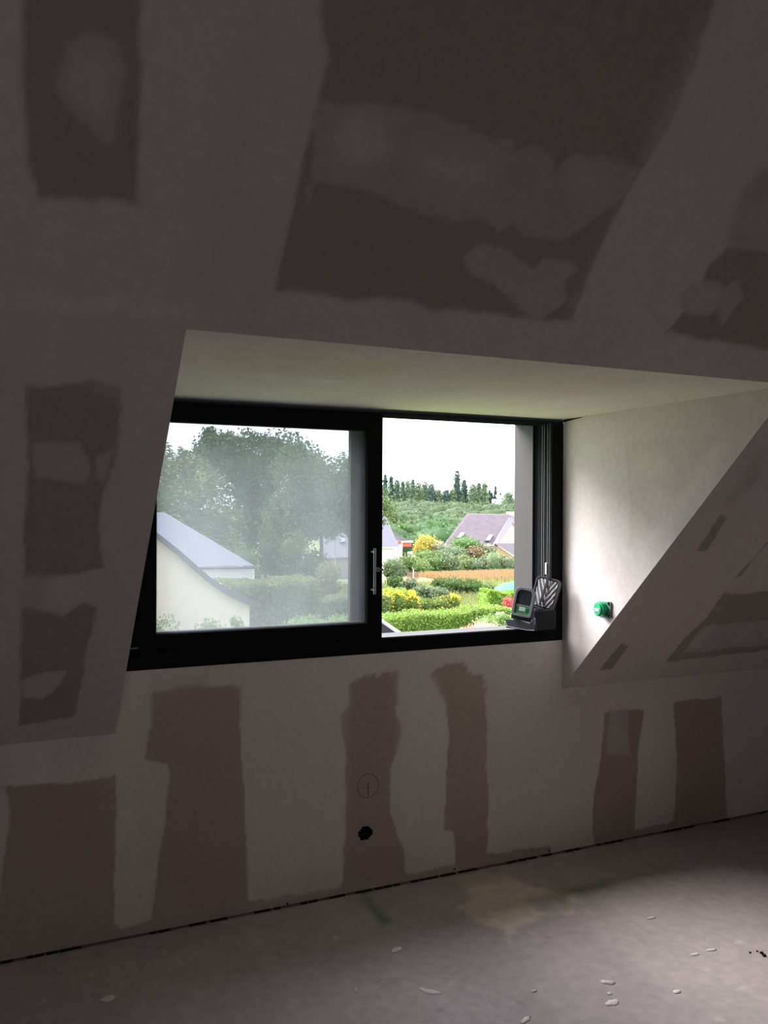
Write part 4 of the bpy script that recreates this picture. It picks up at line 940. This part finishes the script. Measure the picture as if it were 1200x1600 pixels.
# wooded slope beyond
def slope_bushes(name, label, x0, x1, Y0, Y1, n, rad, per, leafm, cols):
    bl_ = []
    for i in range(n):
        Y = rng.uniform(Y0**.5, Y1**.5)**2; px = rng.uniform(x0, x1); x = P(px, 800, Y)[0]; r = rad*rng.uniform(.6, 1.4)*(1+Y/400)
        bl_.append((x, Y, gz(Y)+r*.35, r*1.3, r, r*.8))
    pos = blob_pts(bl_, n*per)
    o = leaves_mesh(name, pos, leafm, cols, [(b[0], b[1], b[2], b[3]*.8, b[4]*.8, b[5]*.8, 'ell') for b in bl_], None, .6)
    return tag(o, label, 'bushes', None, 'stuff')
slope_bushes('wooded_slope', 'slope densely covered with light green scrub below the poplars', 560, 860, 125, 320, 420, 3.0, 90, .42, [(.06, .10, .045), (.125, .18, .08)])
slope_bushes('wooded_edge', 'darker green scrub at the foot of the wooded slope', 590, 760, 112, 135, 60, 3.0, 160, .32, [(.05, .11, .04), (.14, .23, .08)])
tree('slope_tree', 'yellow-green willow at the left of the slope beside the stile', 130, [(606, 808, 13, 26), (600, 790, 10, 14), (614, 822, 10, 18)], 2500, 1.7, [(.16, .20, .08), (.30, .34, .14)], None)
tree('slope_tree', 'bright green tree right behind the slate roof', 118, [(632, 832, 12, 14), (624, 838, 10, 12)], 1500, 1.7, [(.08, .18, .05), (.18, .32, .10)], None)
# poplars
def poplar(px, top, half, base, Y, cols, label, conifer=False):
    half *= 1.3
    b_ = P(px, base, Y); t_ = P(px, top, Y); s = mpp(b_); g_ = gz(Y); Hh = t_[2]-g_; n = 700
    q = rng.random(n); prof = (1-q)**.8*1.1 if conifer else np.sin(np.clip(q*.92+.06, 0, 1)*math.pi)**.55
    prof = prof*(1+.15*np.sin(q*40+px))
    an = rng.random(n)*2*math.pi; r = half*s*prof*rng.uniform(.6, 1.1, n)
    pos = np.stack([b_[0]+r*np.cos(an), Y+r*np.sin(an), g_+.5+q*(Hh-.5)], -1)
    e_ = empty('conifer_tree' if conifer else 'poplar_tree', (b_[0], Y, g_)); tag(e_, label, 'tree', 'row of poplars and conifers on the skyline')
    leaves_mesh('crown', pos, s*1.7, cols, [(b_[0], Y, g_+Hh*.5, half*s*.7, half*s*.7, Hh*.44, 'cone' if conifer else 'ell')], e_)
    MB().tube([(b_[0], Y, g_-.3), (b_[0], Y, g_+Hh*.9)], .35, 5, r2=.08).build('trunk', m_bark, e_)
PB = [(.10, .16, .10), (.19, .26, .17)]; PG = [(.14, .21, .12), (.26, .33, .20)]; PD = [(.06, .11, .09), (.12, .18, .14)]
pop = [(602, 742, 3.5, PD, 'narrow dark poplar right beside the middle stile'), (611, 744, 3.8, PD, 'second narrow poplar from the middle stile'), (620, 750, 5.5, PB, 'third poplar from the stile, slightly wider'), (629, 752, 4, PB, 'fourth skyline poplar from the stile'), (637, 752, 5, PG, 'fifth skyline poplar, pale green'),
       (645, 750, 4.2, PB, 'sixth skyline poplar, with a pointed tip'), (654, 755, 6.5, PG, 'pale rounded poplar, seventh from the stile'), (664, 753, 6.5, PB, 'broad poplar, eighth from the stile'), (674, 757, 7, PD, 'dark round topped tree just left of the skyline gap'), (685, 766, 6, PG, 'short pale tree in the skyline dip'), (697, 766, 8, PD, 'low dark broad tree left of the tallest poplar'),
       (714, 736, 5.5, PD, 'tallest dark poplar on the skyline'), (725.5, 750, 5, PD, 'second tallest poplar, right of the tallest'), (707, 765, 5, PG, 'short light tree at the foot of the tallest poplar, left side'), (719, 768, 5, PG, 'short light tree in front of the tallest poplar'), (739, 757, 6.5, PG, 'pale green poplar, first right of the two tall ones'), (748, 755, 5, PB, 'pointed poplar, second right of the two tall ones'), (757, 755, 5.5, PG, 'pale pointed poplar, third right of the two tall ones')]
for i, (px, tp_, hf, c, lab) in enumerate(pop): poplar(px, tp_, hf, 792, 330+(i*7) % 17, c, lab)
for px, tp_, hf, lab in [(765, 766, 4, 'small dark conifer left of the pointed one'), (774, 760, 4.5, 'pointed dark conifer on the skyline near the outer reveal'), (782, 771, 3, 'tiny conifer right of the pointed one'), (768, 770, 5, 'low conifer in front of the small dark one')]:
    poplar(px, tp_, hf, 790, 345, PD, lab, True)
poplar(794, 770, 8, 795, 300, PG, 'pale rounded tree at the right end of the skyline by the reveal')
slope_bushes('skyline_woods', 'distant low woods along the skyline', 560, 830, 365, 440, 120, 3.4, 60, .6, [(.09, .14, .10), (.17, .23, .16)])
Yd = 332.; c = P(785, 779, Yd)
fh = empty('distant_house', (c[0], Yd, gz(Yd))); tag(fh, 'tiny distant white house with grey roof on the skyline', 'house')
MB().bx(c[0]-2.6, c[0]+2.6, Yd, Yd+5, gz(Yd)-.3, c[2]-.2).build('wall', m_white, fh)
MB().prism([(c[0]-3, Yd-.3, c[2]-.3), (c[0]+3, Yd-.3, c[2]-.3), (c[0]+2.4, Yd+2.5, c[2]+1.6), (c[0]-2.4, Yd+2.5, c[2]+1.6)], (0, .3, .2)).build('roof', m_slate, fh)

# own lower roof corner just outside, beneath the opening
A_, B_ = PZ(594, 970, -1.9), PZ(655, 1012, -1.9); n_ = np.array([-(B_-A_)[1], (B_-A_)[0], 0]); n_ *= .75/np.linalg.norm(n_); n_ = n_ if n_[0] < 0 else -n_
q_ = [A_, B_, B_+n_, A_+n_]
pr_ = empty('garden_shed', (q_[1][0], q_[1][1], gz(q_[1][1]))); tag(pr_, 'flat dark roofed shed with grey roof edge, lower left corner of the open half', 'shed')
MB().prism(q_, (0, 0, -.08)).build('roof', mat('black_membrane', (.01, .01, .012), .9, spec=0), pr_)
mid_ = sum(q_)/4
MB().prism([mid_+(p-mid_)*.93-[0, 0, .08] for p in q_], (0, 0, gz(20)-.1+1.9+.08)).build('wall', m_white, pr_)
MB().tube([p+[0, 0, .02] for p in q_+q_[:1]], .07, 6).build('edge_trim', mat('grey_edge_trim', (.07, .07, .085), .8), pr_)
